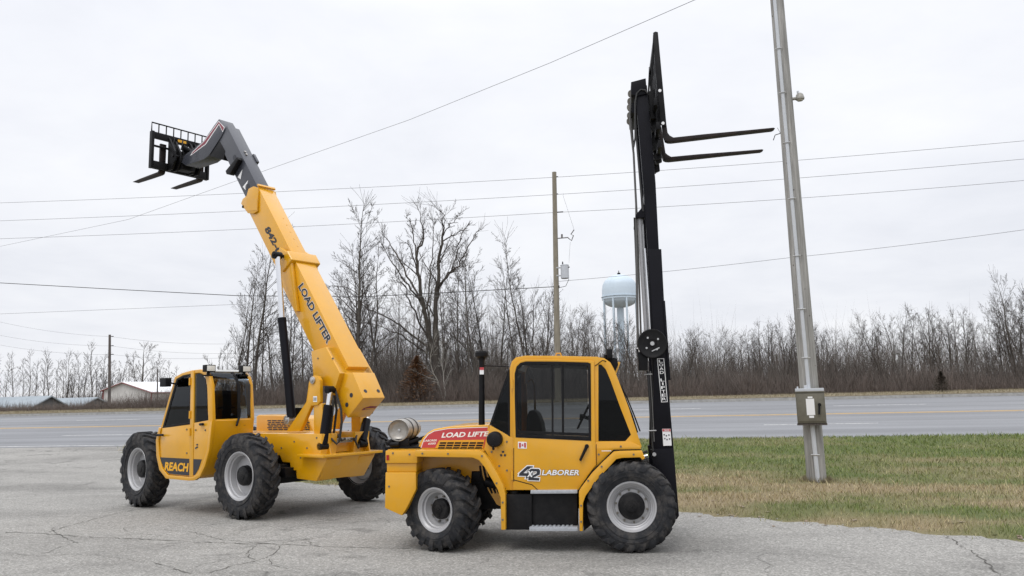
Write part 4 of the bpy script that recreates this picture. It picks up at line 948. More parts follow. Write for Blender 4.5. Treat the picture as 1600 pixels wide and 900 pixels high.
# engine hood on the far side with brick-like grille
hv0, hv1 = 1.74, 2.20
hp = tp([(400, 650), (404, 648), (474, 650), (482, 654), (492, 678), (400, 678)], hv0)
mb = MB(T); mb.prism(hp, hv0, hv1); hd = build('engine_hood', mb, YEL, tele, bevel=.03, seg=3)
mb = MB(T)
for r in range(6):
    y = 656.4 + r*2.75
    x = 418 + (1.5 if r % 2 else 0)
    while x < 482:
        w_ = 4.2 + 1.6*((r*7+int(x)) % 3)
        if not (x < 416): mb.prism(tp([(x, y), (min(x+w_, 484), y+.05), (min(x+w_, 484), y+1.75), (x, y+1.7)], hv0), hv0-.004, hv0-.001)
        x += w_ + 1.3
build('grille', mb, DKT, hd, smooth=False)
mb = MB(T); a = tp([(400, 676), (640, 676), (640, 682), (400, 682)], hv0)
mb.box(.2, 2.6, CV2-.02, 2.16, 1.0, 1.21); build('hood_deck', mb, YEL, tele, bevel=.01)

bolt1 = None
for px, py, v in ((480, 700, CV), (495, 684, CV), (460, 690, CV), (470, 715, CV), (440, 700, CV), (306, 700, KV-.008), (306, 672, KV-.008), (321, 672, KV-.008), (255, 680, KV-.01), (292, 671, KV-.01), (292, 708, KV-.01), (520, 560, wv0), (497, 560, wv0), (500, 590, wv0)):
    p = T.uv(px, py, v)
    if bolt1 is None: mb = MB(T); mb.cyl((0, -.008, 0), (0, .008, 0), .014, 8); bolt1 = o = build('bolt', mb, BOLTD, tele)
    else: o = bolt1.copy(); COL.objects.link(o); o.parent = tele
    o.location = T.P(p[0], v, p[1])

# ================================================================== the place
PHI = math.radians(11)
RE = Vector((math.cos(PHI), -math.sin(PHI), 0)); RN = Vector((math.sin(PHI), math.cos(PHI), 0))   # along the road / across it
def sn(x, y): return (RE.x*x + RE.y*y, RN.x*x + RN.y*y)
def xy(s, n): return (RE.x*s + RN.x*n, RE.y*s + RN.y*n)
ZK = [(-400, 0), (15, 0), (18, .07), (21, .2), (24.6, .381), (28.25, .610), (31.9, .839), (35.55, 1.067), (39.2, 1.296), (39.36, 1.45), (42, 1.49), (48, 1.60), (60, 1.66), (120, 1.66), (2500, 1.66)]
def zn(n):
    for (a, za), (b, zb) in zip(ZK, ZK[1:]):
        if n <= b: return za + (zb-za)*(max(n, a)-a)/(b-a)
    return ZK[-1][1]
NE, NF = 24.6, 39.2

def site(px, n, hpy=None):
    """ground position where the sight line of a column of the photograph meets the line n across the road"""
    d = ray(px, 639 - .0227*px); k = n / (RN.x*d.x + RN.y*d.y); return d.x*k, d.y*k
def top_z(px, py, n):
    d = ray(px, py); k = n / (RN.x*d.x + RN.y*d.y); return EYE + d.z*k

def clip_n(poly, n0, n1):
    def half(P, f):
        out = []
        for i in range(len(P)):
            a, b = P[i-1], P[i]; fa, fb = f(a), f(b)
            if (fa >= 0) != (fb >= 0):
                t = fa/(fa-fb); out.append((a[0]+(b[0]-a[0])*t, a[1]+(b[1]-a[1])*t))
            if fb >= 0: out.append(b)
        return out
    P = half(poly, lambda p: p[1]-n0)
    return half(P, lambda p: n1-p[1]) if P else []
def sheet(name, poly, lift_, m):
    """a sheet of ground lying on the terrain, given in road coordinates (s, n)"""
    mb = MB()
    for (a, _), (b, _) in zip(ZK, ZK[1:]):
        P = clip_n(poly, a, b)
        if len(P) > 2: mb.add([(s, n, zn(n)+lift_) for s, n in P], [tuple(range(len(P)))])
    me = bpy.data.meshes.new(name); me.from_pydata(mb.v, [], mb.f)
    bm = bmesh.new(); bm.from_mesh(me); bmesh.ops.remove_doubles(bm, verts=bm.verts, dist=.0005); bmesh.ops.triangulate(bm, faces=bm.faces)
    bmesh.ops.recalc_face_normals(bm, faces=bm.faces)
    for f in bm.faces:
        if f.normal.z < 0: f.normal_flip()
    bm.to_mesh(me); bm.free(); me.materials.append(m)
    o = bpy.data.objects.new(name, me); COL.objects.link(o); o.rotation_euler = (0, 0, -PHI); return o

def nodes(m): return m.node_tree.nodes, m.node_tree.links
def newmat(name, rough=.9):
    m = bpy.data.materials.new(name); m.use_nodes = True; b = m.node_tree.nodes['Principled BSDF']; b.inputs['Roughness'].default_value = rough; b.inputs['Specular IOR Level'].default_value = .3
    return m, b
def N(m, t, **kw):
    n = m.node_tree.nodes.new(t)
    for k, v in kw.items():
        if k in n.inputs: n.inputs[k].default_value = v
        else: setattr(n, k, v)
    return n
def ramp(m, src, stops):
    r = N(m, 'ShaderNodeValToRGB'); e = r.color_ramp.elements
    while len(e) < len(stops): e.new(.5)
    for el, (p, c) in zip(e, stops):
        el.position = p; el.color = (tuple(c) + (1,)) if isinstance(c, (tuple, list)) else (c, c, c, 1)
    m.node_tree.links.new(src, r.inputs['Fac']); return r.outputs['Color']
def mix(m, f, a, b, mode='MIX'):
    x = N(m, 'ShaderNodeMixRGB', blend_type=mode); L_ = m.node_tree.links
    for s, v in ((0, f), (1, a), (2, b)):
        if hasattr(v, 'is_linked'): L_.new(v, x.inputs[s])
        else: x.inputs[s].default_value = v if isinstance(v, (int, float)) else tuple(v) + (1,)
    return x.outputs[0]
def noise(m, vec, scale, detail=5, rough=.6, dist=0):
    n = N(m, 'ShaderNodeTexNoise'); n.inputs['Scale'].default_value = scale; n.inputs['Detail'].default_value = detail; n.inputs['Roughness'].default_value = rough; n.inputs['Distortion'].default_value = dist
    if vec is not None: m.node_tree.links.new(vec, n.inputs['Vector'])
    return n.outputs['Fac']
def objco(m, sc=(1, 1, 1)):
    tc = N(m, 'ShaderNodeTexCoord'); mp = N(m, 'ShaderNodeMapping'); mp.inputs['Scale'].default_value = sc
    m.node_tree.links.new(tc.outputs['Object'], mp.inputs['Vector']); return mp.outputs[0]

# worn parking-lot asphalt: pale aggregate, blotches, fine cracks
LOT, b = newmat('lot_asphalt', .92); co_ = objco(LOT)
vs_ = N(LOT, 'ShaderNodeTexVoronoi'); vs_.inputs['Scale'].default_value = 62; LOT.node_tree.links.new(co_, vs_.inputs['Vector'])
sepc = N(LOT, 'ShaderNodeSeparateColor'); LOT.node_tree.links.new(vs_.outputs['Color'], sepc.inputs[0])
c1 = ramp(LOT, sepc.outputs[0], [(.0, (.10, .098, .092)), (.3, (.235, .228, .212)), (.75, (.33, .32, .30)), (1.0, (.56, .545, .51))])
c2 = ramp(LOT, noise(LOT, co_, 16, 6, .75), [(.3, (.19, .184, .17)), (.7, (.335, .325, .303))])
cc = mix(LOT, .5, c1, c2)
big = ramp(LOT, noise(LOT, objco(LOT, (.22, .5, .3)), 1.2, 6, .62, .6), [(.3, .70), (.5, .98), (.72, 1.12)])
cc = mix(LOT, 1, cc, big, 'MULTIPLY')
st_ = ramp(LOT, noise(LOT, co_, 1.7, 5, .55, .8), [(.58, 1.0), (.68, .66)]); st2 = ramp(LOT, noise(LOT, co_, .25, 3, .5), [(.42, 0.0), (.52, 1.0)])
cc = mix(LOT, 1, cc, mix(LOT, st2, (1, 1, 1), st_), 'MULTIPLY')
wv = N(LOT, 'ShaderNodeTexNoise'); wv.inputs['Scale'].default_value = 2.2; wv.inputs['Detail'].default_value = 6; LOT.node_tree.links.new(co_, wv.inputs['Vector'])
ad = N(LOT, 'ShaderNodeVectorMath', operation='MULTIPLY_ADD'); LOT.node_tree.links.new(wv.outputs['Color'], ad.inputs[0]); ad.inputs[1].default_value = (.55, .55, 0); LOT.node_tree.links.new(co_, ad.inputs[2])
vo = N(LOT, 'ShaderNodeTexVoronoi', feature='DISTANCE_TO_EDGE'); vo.inputs['Scale'].default_value = .85; LOT.node_tree.links.new(ad.outputs[0], vo.inputs['Vector'])
ck = ramp(LOT, vo.outputs['Distance'], [(.0, 0.0), (.012, 1.0)])
msk = ramp(LOT, noise(LOT, co_, .33, 4, .6), [(.50, 1.0), (.60, 0.0)])
ckf = mix(LOT, msk, ck, (1, 1, 1)); ckf = mix(LOT, .42, (1, 1, 1), ckf)
cc = mix(LOT, 1, cc, ckf, 'MULTIPLY')
LOT.node_tree.links.new(cc, b.inputs['Base Color'])
bp = N(LOT, 'ShaderNodeBump'); bp.inputs['Strength'].default_value = .35; bp.inputs['Distance'].default_value = .012
LOT.node_tree.links.new(noise(LOT, co_, 55, 4, .7), bp.inputs['Height']); LOT.node_tree.links.new(bp.outputs[0], b.inputs['Normal'])

ROAD, b = newmat('road_asphalt', .85); co_ = objco(ROAD)
c1 = ramp(ROAD, noise(ROAD, co_, 45, 4, .8), [(.3, (.17, .175, .185)), (.7, (.27, .275, .285))])
tr_ = ramp(ROAD, noise(ROAD, objco(ROAD, (.012, 1.1, 1)), 1.3, 3, .5), [(.3, .80), (.5, 1.0), (.7, 1.10)])
c1 = mix(ROAD, 1, c1, tr_, 'MULTIPLY')
c1 = mix(ROAD, 1, c1, ramp(ROAD, noise(ROAD, objco(ROAD, (.1, .3, 1)), 1.0, 5, .6), [(.3, .86), (.7, 1.08)]), 'MULTIPLY')
ROAD.node_tree.links.new(c1, b.inputs['Base Color'])

def soil(name, lo, hi, scale=3):
    m, b = newmat(name, .95); c = objco(m)
    x = ramp(m, noise(m, c, scale, 7, .7), [(.3, lo), (.7, hi)]); m.node_tree.links.new(x, b.inputs['Base Color']); return m
EARTH = soil('dry_earth', (.10, .08, .055), (.20, .165, .115))
VERGE = soil('far_verge_grass', (.15, .125, .08), (.25, .21, .14), 6)
KERB = mat('kerb_concrete', (.34, .335, .32), .9, var=.2, scale=6)
WPAINT, b = newmat('white_road_paint', .8); c = objco(WPAINT)
x = mix(WPAINT, ramp(WPAINT, noise(WPAINT, c, 9, 6, .7), [(.42, 0.0), (.6, 1.0)]), (.62, .62, .61), (.34, .34, .34)); WPAINT.node_tree.links.new(x, b.inputs['Base Color'])
YPAINT, b = newmat('yellow_road_paint', .8); c = objco(YPAINT)
x = mix(YPAINT, ramp(YPAINT, noise(YPAINT, c, 7, 6, .7), [(.45, 0.0), (.65, 1.0)]), (.60, .38, .14), (.36, .30, .2)); YPAINT.node_tree.links.new(x, b.inputs['Base Color'])

struct(sheet('ground', [(-2000, -300), (2000, -300), (2000, 2400), (-2000, 2400)], 0, EARTH))
struct(sheet('road', [(-400, NE-.25), (400, NE-.25), (400, NF), (-400, NF)], .006, ROAD))
struct(sheet('far_verge', [(-400, NF+.16), (400, NF+.16), (400, 47.5), (-400, 47.5)], .008, VERGE))
mb = MB(); zf = zn(NF)
for s0 in range(-390, 390, 6): mb.add([(s0+.01, NF, zf-.1), (s0+5.99, NF, zf-.1), (s0+5.99, NF, zf+.14), (s0+.01, NF, zf+.14), (s0+.01, NF+.17, zf-.1), (s0+5.99, NF+.17, zf-.1), (s0+5.99, NF+.17, zf+.14), (s0+.01, NF+.17, zf+.14)], [(0, 1, 2, 3), (3, 2, 6, 7), (4, 5, 6, 7), (0, 3, 7, 4), (1, 2, 6, 5)])
k_ = struct(build('kerb', mb, KERB, bevel=0, smooth=False)); k_.rotation_euler = (0, 0, -PHI)
def line(name, n, w, segs, m):
    mb = MB()
    me_objs = []
    polys = [[(a, n-w/2), (b_, n-w/2), (b_, n+w/2), (a, n+w/2)] for a, b_ in segs]
    vs = []; fs = []
    for P in polys:
        for (a, _), (b_, _) in zip(ZK, ZK[1:]):
            Q = clip_n(P, a, b_)
            if len(Q) > 2: mb.add([(s, q, zn(q)+.011) for s, q in Q], [tuple(range(len(Q)))])
    o = build(name, mb, m, smooth=False); o.rotation_euler = (0, 0, -PHI)
    return struct(o)
def s_at(px, n): x, y = site(px, n); return sn(x, y)[0]
sy = 31.9
line('centre_line', sy-.10, .13, [(-400, 400)], YPAINT); line('centre_line', sy+.14, .13, [(-400, 400)], YPAINT)
d0 = s_at(1190, 28.25); d1 = s_at(1357, 28.25); per = 9.0
line('lane_dashes', 28.25, .11, [(d0 + k*per, d0 + k*per + 3.6) for k in range(-42, 42)], WPAINT)
d0 = s_at(1300, 35.55)
line('lane_dashes', 35.55, .12, [(d0 + k*per, d0 + k*per + 3.6) for k in range(-42, 42)], WPAINT)
line('edge_line', NE+.12, .13, [(-400, -14.5)], WPAINT)
# lot and grass: boundary in road coordinates, with a ragged edge
base_edge = [sn(14, 2.6), sn(8.4, 7.0), sn(5.63, 9.18), sn(2.35, 11.96), sn(-.9, 14.6), sn(-4.75, 17.4), sn(-9.0, 20.2)]
base_edge = [(30, -3)] + base_edge + [(-14.6, 21.4), (-16.9, 22.6), (-18.2, 24.3)]
edge = []
for (a, b_) in zip(base_edge, base_edge[1:]):
    Ls = math.hypot(b_[0]-a[0], b_[1]-a[1]); k = max(1, int(Ls/.16))
    for i in range(k):
        t = i/k; j = .10*math.sin(7*(a[0]+t*Ls)) + .07*math.sin(17*(t*Ls+a[1])) + random.uniform(-.07, .07)
        nx, ny = -(b_[1]-a[1])/Ls, (b_[0]-a[0])/Ls
        edge.append((a[0]+(b_[0]-a[0])*t + nx*j, a[1]+(b_[1]-a[1])*t + ny*j))
edge.append(base_edge[-1])
lot = edge + [(-18.6, NE-.25), (-400, NE-.25), (-400, -300), (400, -300), (400, -3), (30, -3)]
struct(sheet('asphalt_lot', lot, .004, LOT))

# ---- main cracks of the lot: thin dark seams on the surface, a few millimetres up
def seam(pts, w):
    P = []
    for (a, b_) in zip(pts, pts[1:]):
        k = max(2, int(math.hypot(b_[0]-a[0], b_[1]-a[1])/.07))
        for i in range(k): P.append((a[0]+(b_[0]-a[0])*i/k + random.gauss(0, .016), a[1]+(b_[1]-a[1])*i/k + random.gauss(0, .016)))
    P.append(pts[-1]); vs = []; fs = []
    for i, p in enumerate(P):
        q0, q1 = P[max(i-1, 0)], P[min(i+1, len(P)-1)]; d = Vector((q1[0]-q0[0], q1[1]-q0[1])).normalized()
        ww = w * random.uniform(.15, 1.0) * (0.25 if i in (0, len(P)-1) else 1)
        vs += [(p[0]-d.y*ww/2, p[1]+d.x*ww/2, .0085), (p[0]+d.y*ww/2, p[1]-d.x*ww/2, .0085)]
        if i: fs.append((2*i-2, 2*i-1, 2*i+1, 2*i))
    return vs, fs
def gp(px, py): d = ray(px, py); t = (0-EYE)/d.z; return (d.x*t, d.y*t)
crk = MB()
for pts, w in (([(0, 832), (60, 834), (140, 840), (250, 845), (380, 850), (440, 851), (520, 855), (640, 858)], .022),
               ([(60, 836), (110, 822), (160, 808), (215, 796), (270, 790)], .018), ([(80, 824), (84, 832), (120, 850)], .014),
               ([(120, 846), (90, 858), (60, 868)], .012), ([(250, 828), (300, 832), (350, 845), (420, 850)], .014),
               ([(190, 826), (205, 834), (260, 838)], .010), ([(440, 851), (460, 844), (480, 843), (485, 852)], .012),
               ([(460, 846), (500, 838), (530, 830)], .009), ([(440, 851), (430, 866), (405, 876), (370, 884), (320, 898)], .016),
               ([(400, 852), (392, 860), (385, 872), (400, 876)], .012), ([(240, 880), (270, 888), (300, 898)], .014),
               ([(420, 874), (425, 884), (450, 890)], .011), ([(0, 806), (120, 808), (260, 806)], .007),
               ([(1478, 838), (1500, 852), (1530, 870), (1548, 886), (1562, 900)], .022), ([(1500, 852), (1520, 850)], .012),
               ([(640, 858), (760, 862), (900, 864)], .008), ([(0, 862), (60, 870), (140, 866), (230, 880)], .008),
               ([(25, 752), (70, 754), (105, 749)], .012), ([(120, 722), (160, 726), (140, 734)], .012), ([(280, 800), (360, 792)], .02), ([(270, 786), (330, 782)], .02)):
    v, f = seam([gp(*p) for p in pts], w); crk.add(v, f)
CRK = mat('crack_dirt', (.085, .08, .07), .95, var=.4, scale=12)
struct(build('pavement_cracks', crk, CRK, smooth=False))

# ---- grass bank between lot and road
def inside_grass(s, n):
    """signed: >0 inside the grass (towards the road)"""
    E_ = np.array(base_edge); o = np.full(s.shape, -1e9); best = np.full(s.shape, 1e9)
    sign = np.ones(s.shape)
    for a, b_ in zip(E_, E_[1:]):
        d = b_ - a; t = np.clip(((s-a[0])*d[0] + (n-a[1])*d[1])/(d@d), 0, 1)
        qx, qy = a[0]+t*d[0], a[1]+t*d[1]; ds = np.hypot(s-qx, n-qy); cr_ = d[0]*(n-a[1]) - d[1]*(s-a[0])
        upd = ds < best; best = np.where(upd, ds, best); sign = np.where(upd, np.where(cr_ < 0, 1, -1), sign)
    return best*sign
ZA = np.array(ZK)
def znv(n): return np.interp(n, ZA[:, 0], ZA[:, 1])
def vnoise(x, y, seed=0):
    r = np.random.default_rng(seed); G = r.random((256, 256)); xi, yi = np.floor(x).astype(int), np.floor(y).astype(int); fx, fy = x-xi, y-yi
    fx, fy = fx*fx*(3-2*fx), fy*fy*(3-2*fy); g = lambda i, j: G[i % 256, j % 256]
    return (g(xi, yi)*(1-fx)+g(xi+1, yi)*fx)*(1-fy) + (g(xi, yi+1)*(1-fx)+g(xi+1, yi+1)*fx)*fy
def fbm(x, y, seed=0): return vnoise(x, y, seed)*.5 + vnoise(x*2.1, y*2.1, seed+1)*.3 + vnoise(x*4.3, y*4.3, seed+2)*.2
def bump_h(s, n, d):
    return np.clip((d-.08)/.7, 0, 1)*(.02 + .05*fbm(s*.8, n*.8, 3) + .03*fbm(s*3, n*3, 9))*np.clip((NE-.15-n)/.5, 0, 1) + np.where(d > .10, .006, .0015)
def dryness(s, n, d):
    """1 = straw, 0 = green"""
    f = fbm(s*.35, n*.9, 21); g = fbm(s*.18+5, n*.28, 33); q = fbm(s*1.3, n*2.2, 44)
    band = np.interp(d, [0, .5, 1.2, 2.2, 3.6, 4.6, 5.6, 7.5, 12], [.56, .50, .36, .54, .68, .56, .24, .10, .06])
    am = np.interp(d, [4, 6.5], [1, .62]); return np.clip(band + am*((f-.5)*1.9 + (g-.5)*1.5 + (q-.5)*.8), 0, 1)
step = .16
S_, N_ = np.meshgrid(np.arange(-20, 30, step), np.arange(-2, NE-.1, step))
D_ = inside_grass(S_, N_)
ok = D_ > -.5
H_ = znv(N_) + bump_h(S_, N_, D_)
idx = -np.ones(S_.shape, int); idx[ok] = np.arange(ok.sum())
V_ = np.stack([S_[ok], N_[ok], H_[ok]], 1)
q = np.stack([idx[:-1, :-1], idx[:-1, 1:], idx[1:, 1:], idx[1:, :-1]], -1).reshape(-1, 4); q = q[(q >= 0).all(1)]
SOD, b = newmat('grass_thatch', .95)
at = N(SOD, 'ShaderNodeAttribute', attribute_name='dry')
c = objco(SOD); fine = noise(SOD, c, 30, 6, .75)
gcol = ramp(SOD, fine, [(.3, (.05, .065, .02)), (.7, (.12, .145, .045))]); dcol = ramp(SOD, fine, [(.3, (.13, .10, .055)), (.7, (.30, .24, .145))])
SOD.node_tree.links.new(mix(SOD, at.outputs['Fac'], gcol, dcol), b.inputs['Base Color'])
g_ob = mesh_np('grass_bank', V_, q, SOD, smooth=True); g_ob.rotation_euler = (0, 0, -PHI); struct(g_ob)
a_ = g_ob.data.attributes.new('dry', 'FLOAT', 'POINT'); a_.data.foreach_set('value', dryness(V_[:, 0], V_[:, 1], inside_grass(V_[:, 0], V_[:, 1])).astype(np.float32))

def blades(name, n_b, smin, smax, nmin, nmax, dmin, dmax, hmin, hmax, wid, seed, near_bias=1.0, clump=0):
    r = np.random.default_rng(seed)
    s = r.uniform(smin, smax, n_b*3); n = r.uniform(nmin, nmax, n_b*3)
    d = inside_grass(s, n); k = (d > dmin) & (d < dmax) & (n < NE - .05)
    dist = np.hypot(s, n); k &= r.random(len(s)) < np.clip((11/dist)**near_bias, .12, 1)
    if clump: k &= fbm(s*1.6, n*1.6, 99) > clump
    s, n, d = s[k][:n_b], n[k][:n_b], d[k][:n_b]; m = len(s)
    dry = np.clip(dryness(s, n, d) + r.normal(0, .16, m), 0, 1)
    h = r.uniform(hmin, hmax, m)*(.75 + .6*fbm(s*1.5, n*1.5, 70)); w = wid*r.uniform(.6, 1.4, m)*np.clip(dist[k][:n_b]/14, .8, 1.6)
    a = r.uniform(0, 2*PI, m); ln = r.uniform(.1, 1.1, m)*h; la = r.uniform(0, 2*PI, m)
    z = znv(n) + bump_h(s, n, d) - .01
    B = np.stack([s, n, z], 1); sd = np.stack([np.cos(a), np.sin(a), np.zeros(m)], 1)*w[:, None]/2
    tip = B + np.stack([np.cos(la)*ln, np.sin(la)*ln, h], 1); mid = (B+tip)/2 + np.stack([np.zeros(m), np.zeros(m), h*.12], 1)
    V = np.stack([B-sd, B+sd, mid+sd*.7, mid-sd*.7, tip], 1).reshape(-1, 3)
    o = np.arange(m)[:, None]*5
    F_ = np.concatenate([o+[[0, 1, 2]], o+[[0, 2, 3]], o+[[3, 2, 4]]])
    ob = mesh_np(name, V, F_, BLADE); ob.rotation_euler = (0, 0, -PHI)
    at = ob.data.attributes.new('dry', 'FLOAT', 'POINT'); at.data.foreach_set('value', np.repeat(dry, 5).astype(np.float32))
    at = ob.data.attributes.new('tone', 'FLOAT', 'POINT'); at.data.foreach_set('value', np.repeat(r.random(m), 5).astype(np.float32))
    ob['kind'] = 'stuff'; return ob
BLADE, b = newmat('grass_blade', .7)
t1 = N(BLADE, 'ShaderNodeAttribute', attribute_name='dry'); t2 = N(BLADE, 'ShaderNodeAttribute', attribute_name='tone')
gc = ramp(BLADE, t2.outputs['Fac'], [(0, (.075, .115, .022)), (.6, (.15, .205, .045)), (1, (.25, .27, .085))]); dc = ramp(BLADE, t2.outputs['Fac'], [(0, (.20, .15, .08)), (.6, (.40, .32, .185)), (1, (.56, .47, .30))])
BLADE.node_tree.links.new(mix(BLADE, t1.outputs['Fac'], gc, dc), b.inputs['Base Color'])
go = blades('grass', 190000, -20, 25, 2, NE, .0, 40, .03, .085, .0085, 5)
tag(go, 'short green and straw grass covering the bank beside the lot', 'grass')
gc_ = blades('grass_clumps', 26000, -20, 25, 2, NE, .1, 40, .07, .15, .010, 17, clump=.60); tag(gc_, 'longer grass growing in clumps on the bank', 'grass')
# tufts and dead leaves along the lot edge
tf = blades('edge_tufts', 16000, -20, 20, 2, NE, -.22, .40, .02, .12, .009, 6); tag(tf, 'ragged grass tufts creeping over the asphalt edge', 'grass')
r = np.random.default_rng(12); V = []; Fq = []
for i in range(4200):
    s, n = r.uniform(-18, 16), r.uniform(3, 23)
    d = float(inside_grass(np.array([s]), np.array([n]))[0])
    if not (-.8 < d < 1.2) or r.random() > math.exp(-abs(d-.1)*2.4): continue
    z = float(znv(np.array([n]))[0]) + (float(bump_h(np.array([s]), np.array([n]), np.array([max(d, 0)]))[0]) + .01 if d > 0 else .009); sz = r.uniform(.015, .05); a = r.uniform(0, 6.3); tl = r.uniform(-.3, .5)
    o = len(V)
    for k, (u, v) in enumerate(((-1, -.5), (1, -.6), (1.2, .5), (-.8, .6))):
        V.append((s+sz*(u*math.cos(a)-v*math.sin(a)), n+sz*(u*math.sin(a)+v*math.cos(a)), z+max(0, sz*tl*u)))
    Fq.append((o, o+1, o+2, o+3))
LEAF = mat('dead_leaf', (.16, .11, .07), .9, var=.4, scale=30, col2=(.30, .25, .19))
lf = mesh_np('leaf_litter', np.array(V), Fq, LEAF); lf.rotation_euler = (0, 0, -PHI); lf['kind'] = 'stuff'; tag(lf, 'dead leaves and grit strewn along the lot edge', 'leaf litter')
# loose gravel spilling from the bank onto the lot
r = np.random.default_rng(41); V = []; Fq = []
for i in range(9000):
    s, n = r.uniform(-18, 14), r.uniform(3, 23); d = float(inside_grass(np.array([s]), np.array([n]))[0])
    if not (-1.6 < d < .25) or r.random() > math.exp(-abs(d+.05)*3.2): continue
    z = float(znv(np.array([n]))[0]) + .006; sz = r.uniform(.004, .016) * (1.6 if r.random() < .06 else 1); o = len(V)
    for k in range(4): a = k*PI/2 + r.uniform(-.4, .4); V.append((s+sz*math.cos(a), n+sz*math.sin(a), z))
    V.append((s+r.uniform(-.3, .3)*sz, n+r.uniform(-.3, .3)*sz, z+sz*r.uniform(.5, 1.0)))
    for k in range(4): Fq.append((o+k, o+(k+1) % 4, o+4))
GRV = mat('gravel_stone', (.36, .34, .31), .9, var=.5, scale=40, col2=(.15, .135, .12))
gv = mesh_np('gravel', np.array(V), Fq, GRV); gv.rotation_euler = (0, 0, -PHI); gv['kind'] = 'stuff'; tag(gv, 'loose gravel spilt from the grass bank onto the asphalt', 'gravel')
# dry blades of the far verge
r = np.random.default_rng(15); m_ = 40000; s = r.uniform(-62, 48, m_); n = NF + .25 + r.random(m_)*7.0; z = znv(n)
h = r.uniform(.03, .10, m_); a = r.uniform(0, 2*PI, m_); sd = np.stack([np.cos(a), np.sin(a), 0*a], 1)*.012
B = np.stack([s, n, z], 1); tip = B + np.stack([r.normal(0, .04, m_), r.normal(0, .04, m_), h], 1)
V = np.stack([B-sd, B+sd, tip], 1).reshape(-1, 3); F_ = np.arange(m_*3).reshape(-1, 3)
STRAW = mat('straw_blade', (.28, .235, .15), .8, var=.3, scale=2, col2=(.17, .145, .08))
ob = mesh_np('verge_grass', V, F_, STRAW); ob.rotation_euler = (0, 0, -PHI); ob['kind'] = 'stuff'; tag(ob, 'straw coloured grass on the far side of the road', 'grass')

# ================================================================== trees
def chain_mesh(chains, n):
    V = []; Fc = []; o = 0
    for P, R in chains:
        P = np.asarray(P, float); k = len(P); T_ = np.gradient(P, axis=0); T_ /= np.linalg.norm(T_, axis=1)[:, None] + 1e-9
        t = T_.mean(0); ref = np.array([1., 0, 0]) if abs(t[0]) < .7 * np.linalg.norm(t) else np.array([0, 1., 0])
        A = np.cross(T_, ref); A /= np.linalg.norm(A, axis=1)[:, None] + 1e-9; Bv = np.cross(T_, A)
        q = 2*PI*np.arange(n)/n
        ring = P[:, None, :] + np.asarray(R)[:, None, None]*(np.cos(q)[None, :, None]*A[:, None, :] + np.sin(q)[None, :, None]*Bv[:, None, :])
        V.append(ring.reshape(-1, 3)); i = np.arange(k-1)[:, None]*n; j = np.arange(n)[None, :]; jn = (j+1) % n
        Fc.append(np.stack([o+i+j, o+i+jn, o+i+n+jn, o+i+n+j], -1).reshape(-1, 4)); o += k*n
    return np.concatenate(V), np.concatenate(Fc)
MINR = [.0060]
def grow(r, p, d, ln, r0, steps, wob, upf, rend=.25):
    P = [np.array(p, float)]; d = np.array(d, float)
    for i in range(steps):
        d = d + r.normal(0, wob, 3) + np.array([0, 0, upf]); d /= np.linalg.norm(d); P.append(P[-1] + d*ln/steps)
    return np.array(P), np.linspace(r0, r0*rend, steps+1)
def side_dir(r, t, ang):
    t = t/np.linalg.norm(t); a = r.normal(0, 1, 3); a -= t*(a@t); a /= np.linalg.norm(a); return t*math.cos(ang) + a*math.sin(ang)
def branch_out(r, chain, level, out, cfg):
    P, R = chain; L_ = np.linalg.norm(np.diff(P, axis=0), axis=1).sum()
    nb_, fr0, ll, ang, st = cfg[level]
    for i in range(nb_):
        t = fr0 + (1-fr0)*(i + r.random())/nb_; x = t*(len(P)-1); k = min(int(x), len(P)-2); f = x-k
        p = P[k]*(1-f)+P[k+1]*f; rr = (R[k]*(1-f)+R[k+1]*f); td = P[k+1]-P[k]
        ln = ll*L_*(1.05-.75*t)*r.uniform(.6, 1.25)
        c = grow(r, p, side_dir(r, td, ang*r.uniform(.7, 1.3)), ln, max(.006, rr*r.uniform(.30, .5)), st, .085, .035 if level < 2 else .02, .2)
        c = (c[0], np.maximum(c[1], MINR[0])); out[level].append(c)
        if level+1 < len(cfg): branch_out(r, c, level+1, out, cfg)
    for i in range(2 if level else 3):           # the tip breaks up into a small fan of twigs
        c = grow(r, P[-1], side_dir(r, P[-1]-P[-2], r.uniform(.12, .5)), min(L_, 5)*r.uniform(.12, .26), max(.006, R[-1]*.9), 4, .09, .03, .3)
        c = (c[0], np.maximum(c[1], MINR[0])); out[level].append(c)
        if level+1 < len(cfg):
            for _ in range(4):
                k = r.integers(0, 4); q = grow(r, c[0][k], side_dir(r, c[0][k+1]-c[0][k], r.uniform(.3, .7)), L_*r.uniform(.05, .13), .006, 3, .09, .03, .7); out[level].append((q[0], np.maximum(q[1], MINR[0])))
def tree_meshes(seed, H, r0, cfg, lean=.03, stems=1, twist=.05):
    r = np.random.default_rng(seed); trunks = []; outs = [[] for _ in cfg]
    for s in range(stems):
        a = r.uniform(0, 2*PI); ln = lean + (.16 if stems > 1 else 0)
        t = grow(r, (0.10*s, 0, -.15), (ln*math.cos(a), ln*math.sin(a), 1), H*(1 if s == 0 else r.uniform(.7, .95)), r0*(1 if s == 0 else .8), 14, twist, .03, .10)
        trunks.append(t); branch_out(r, t, 0, outs, cfg)
    return trunks, outs
BARK = mat('bark', (.07, .06, .05), .95, var=.35, scale=5)
BARKG = mat('grey_bark', (.105, .095, .082), .95, var=.3, scale=4)
TWIG = mat('twig_bark', (.07, .058, .049), .95, var=.3, scale=.6)
PALE = mat('pale_bark', (.31, .295, .265), .9, var=.25, scale=6)
SLIM = [(24, .25, .33, .72, 7), (7, .2, .45, .65, 5), (5, .15, .5, .65, 3)]
SHRUB = [(8, .15, .45, .5, 6), (6, .2, .45, .6, 4), (4, .2, .5, .6, 3)]
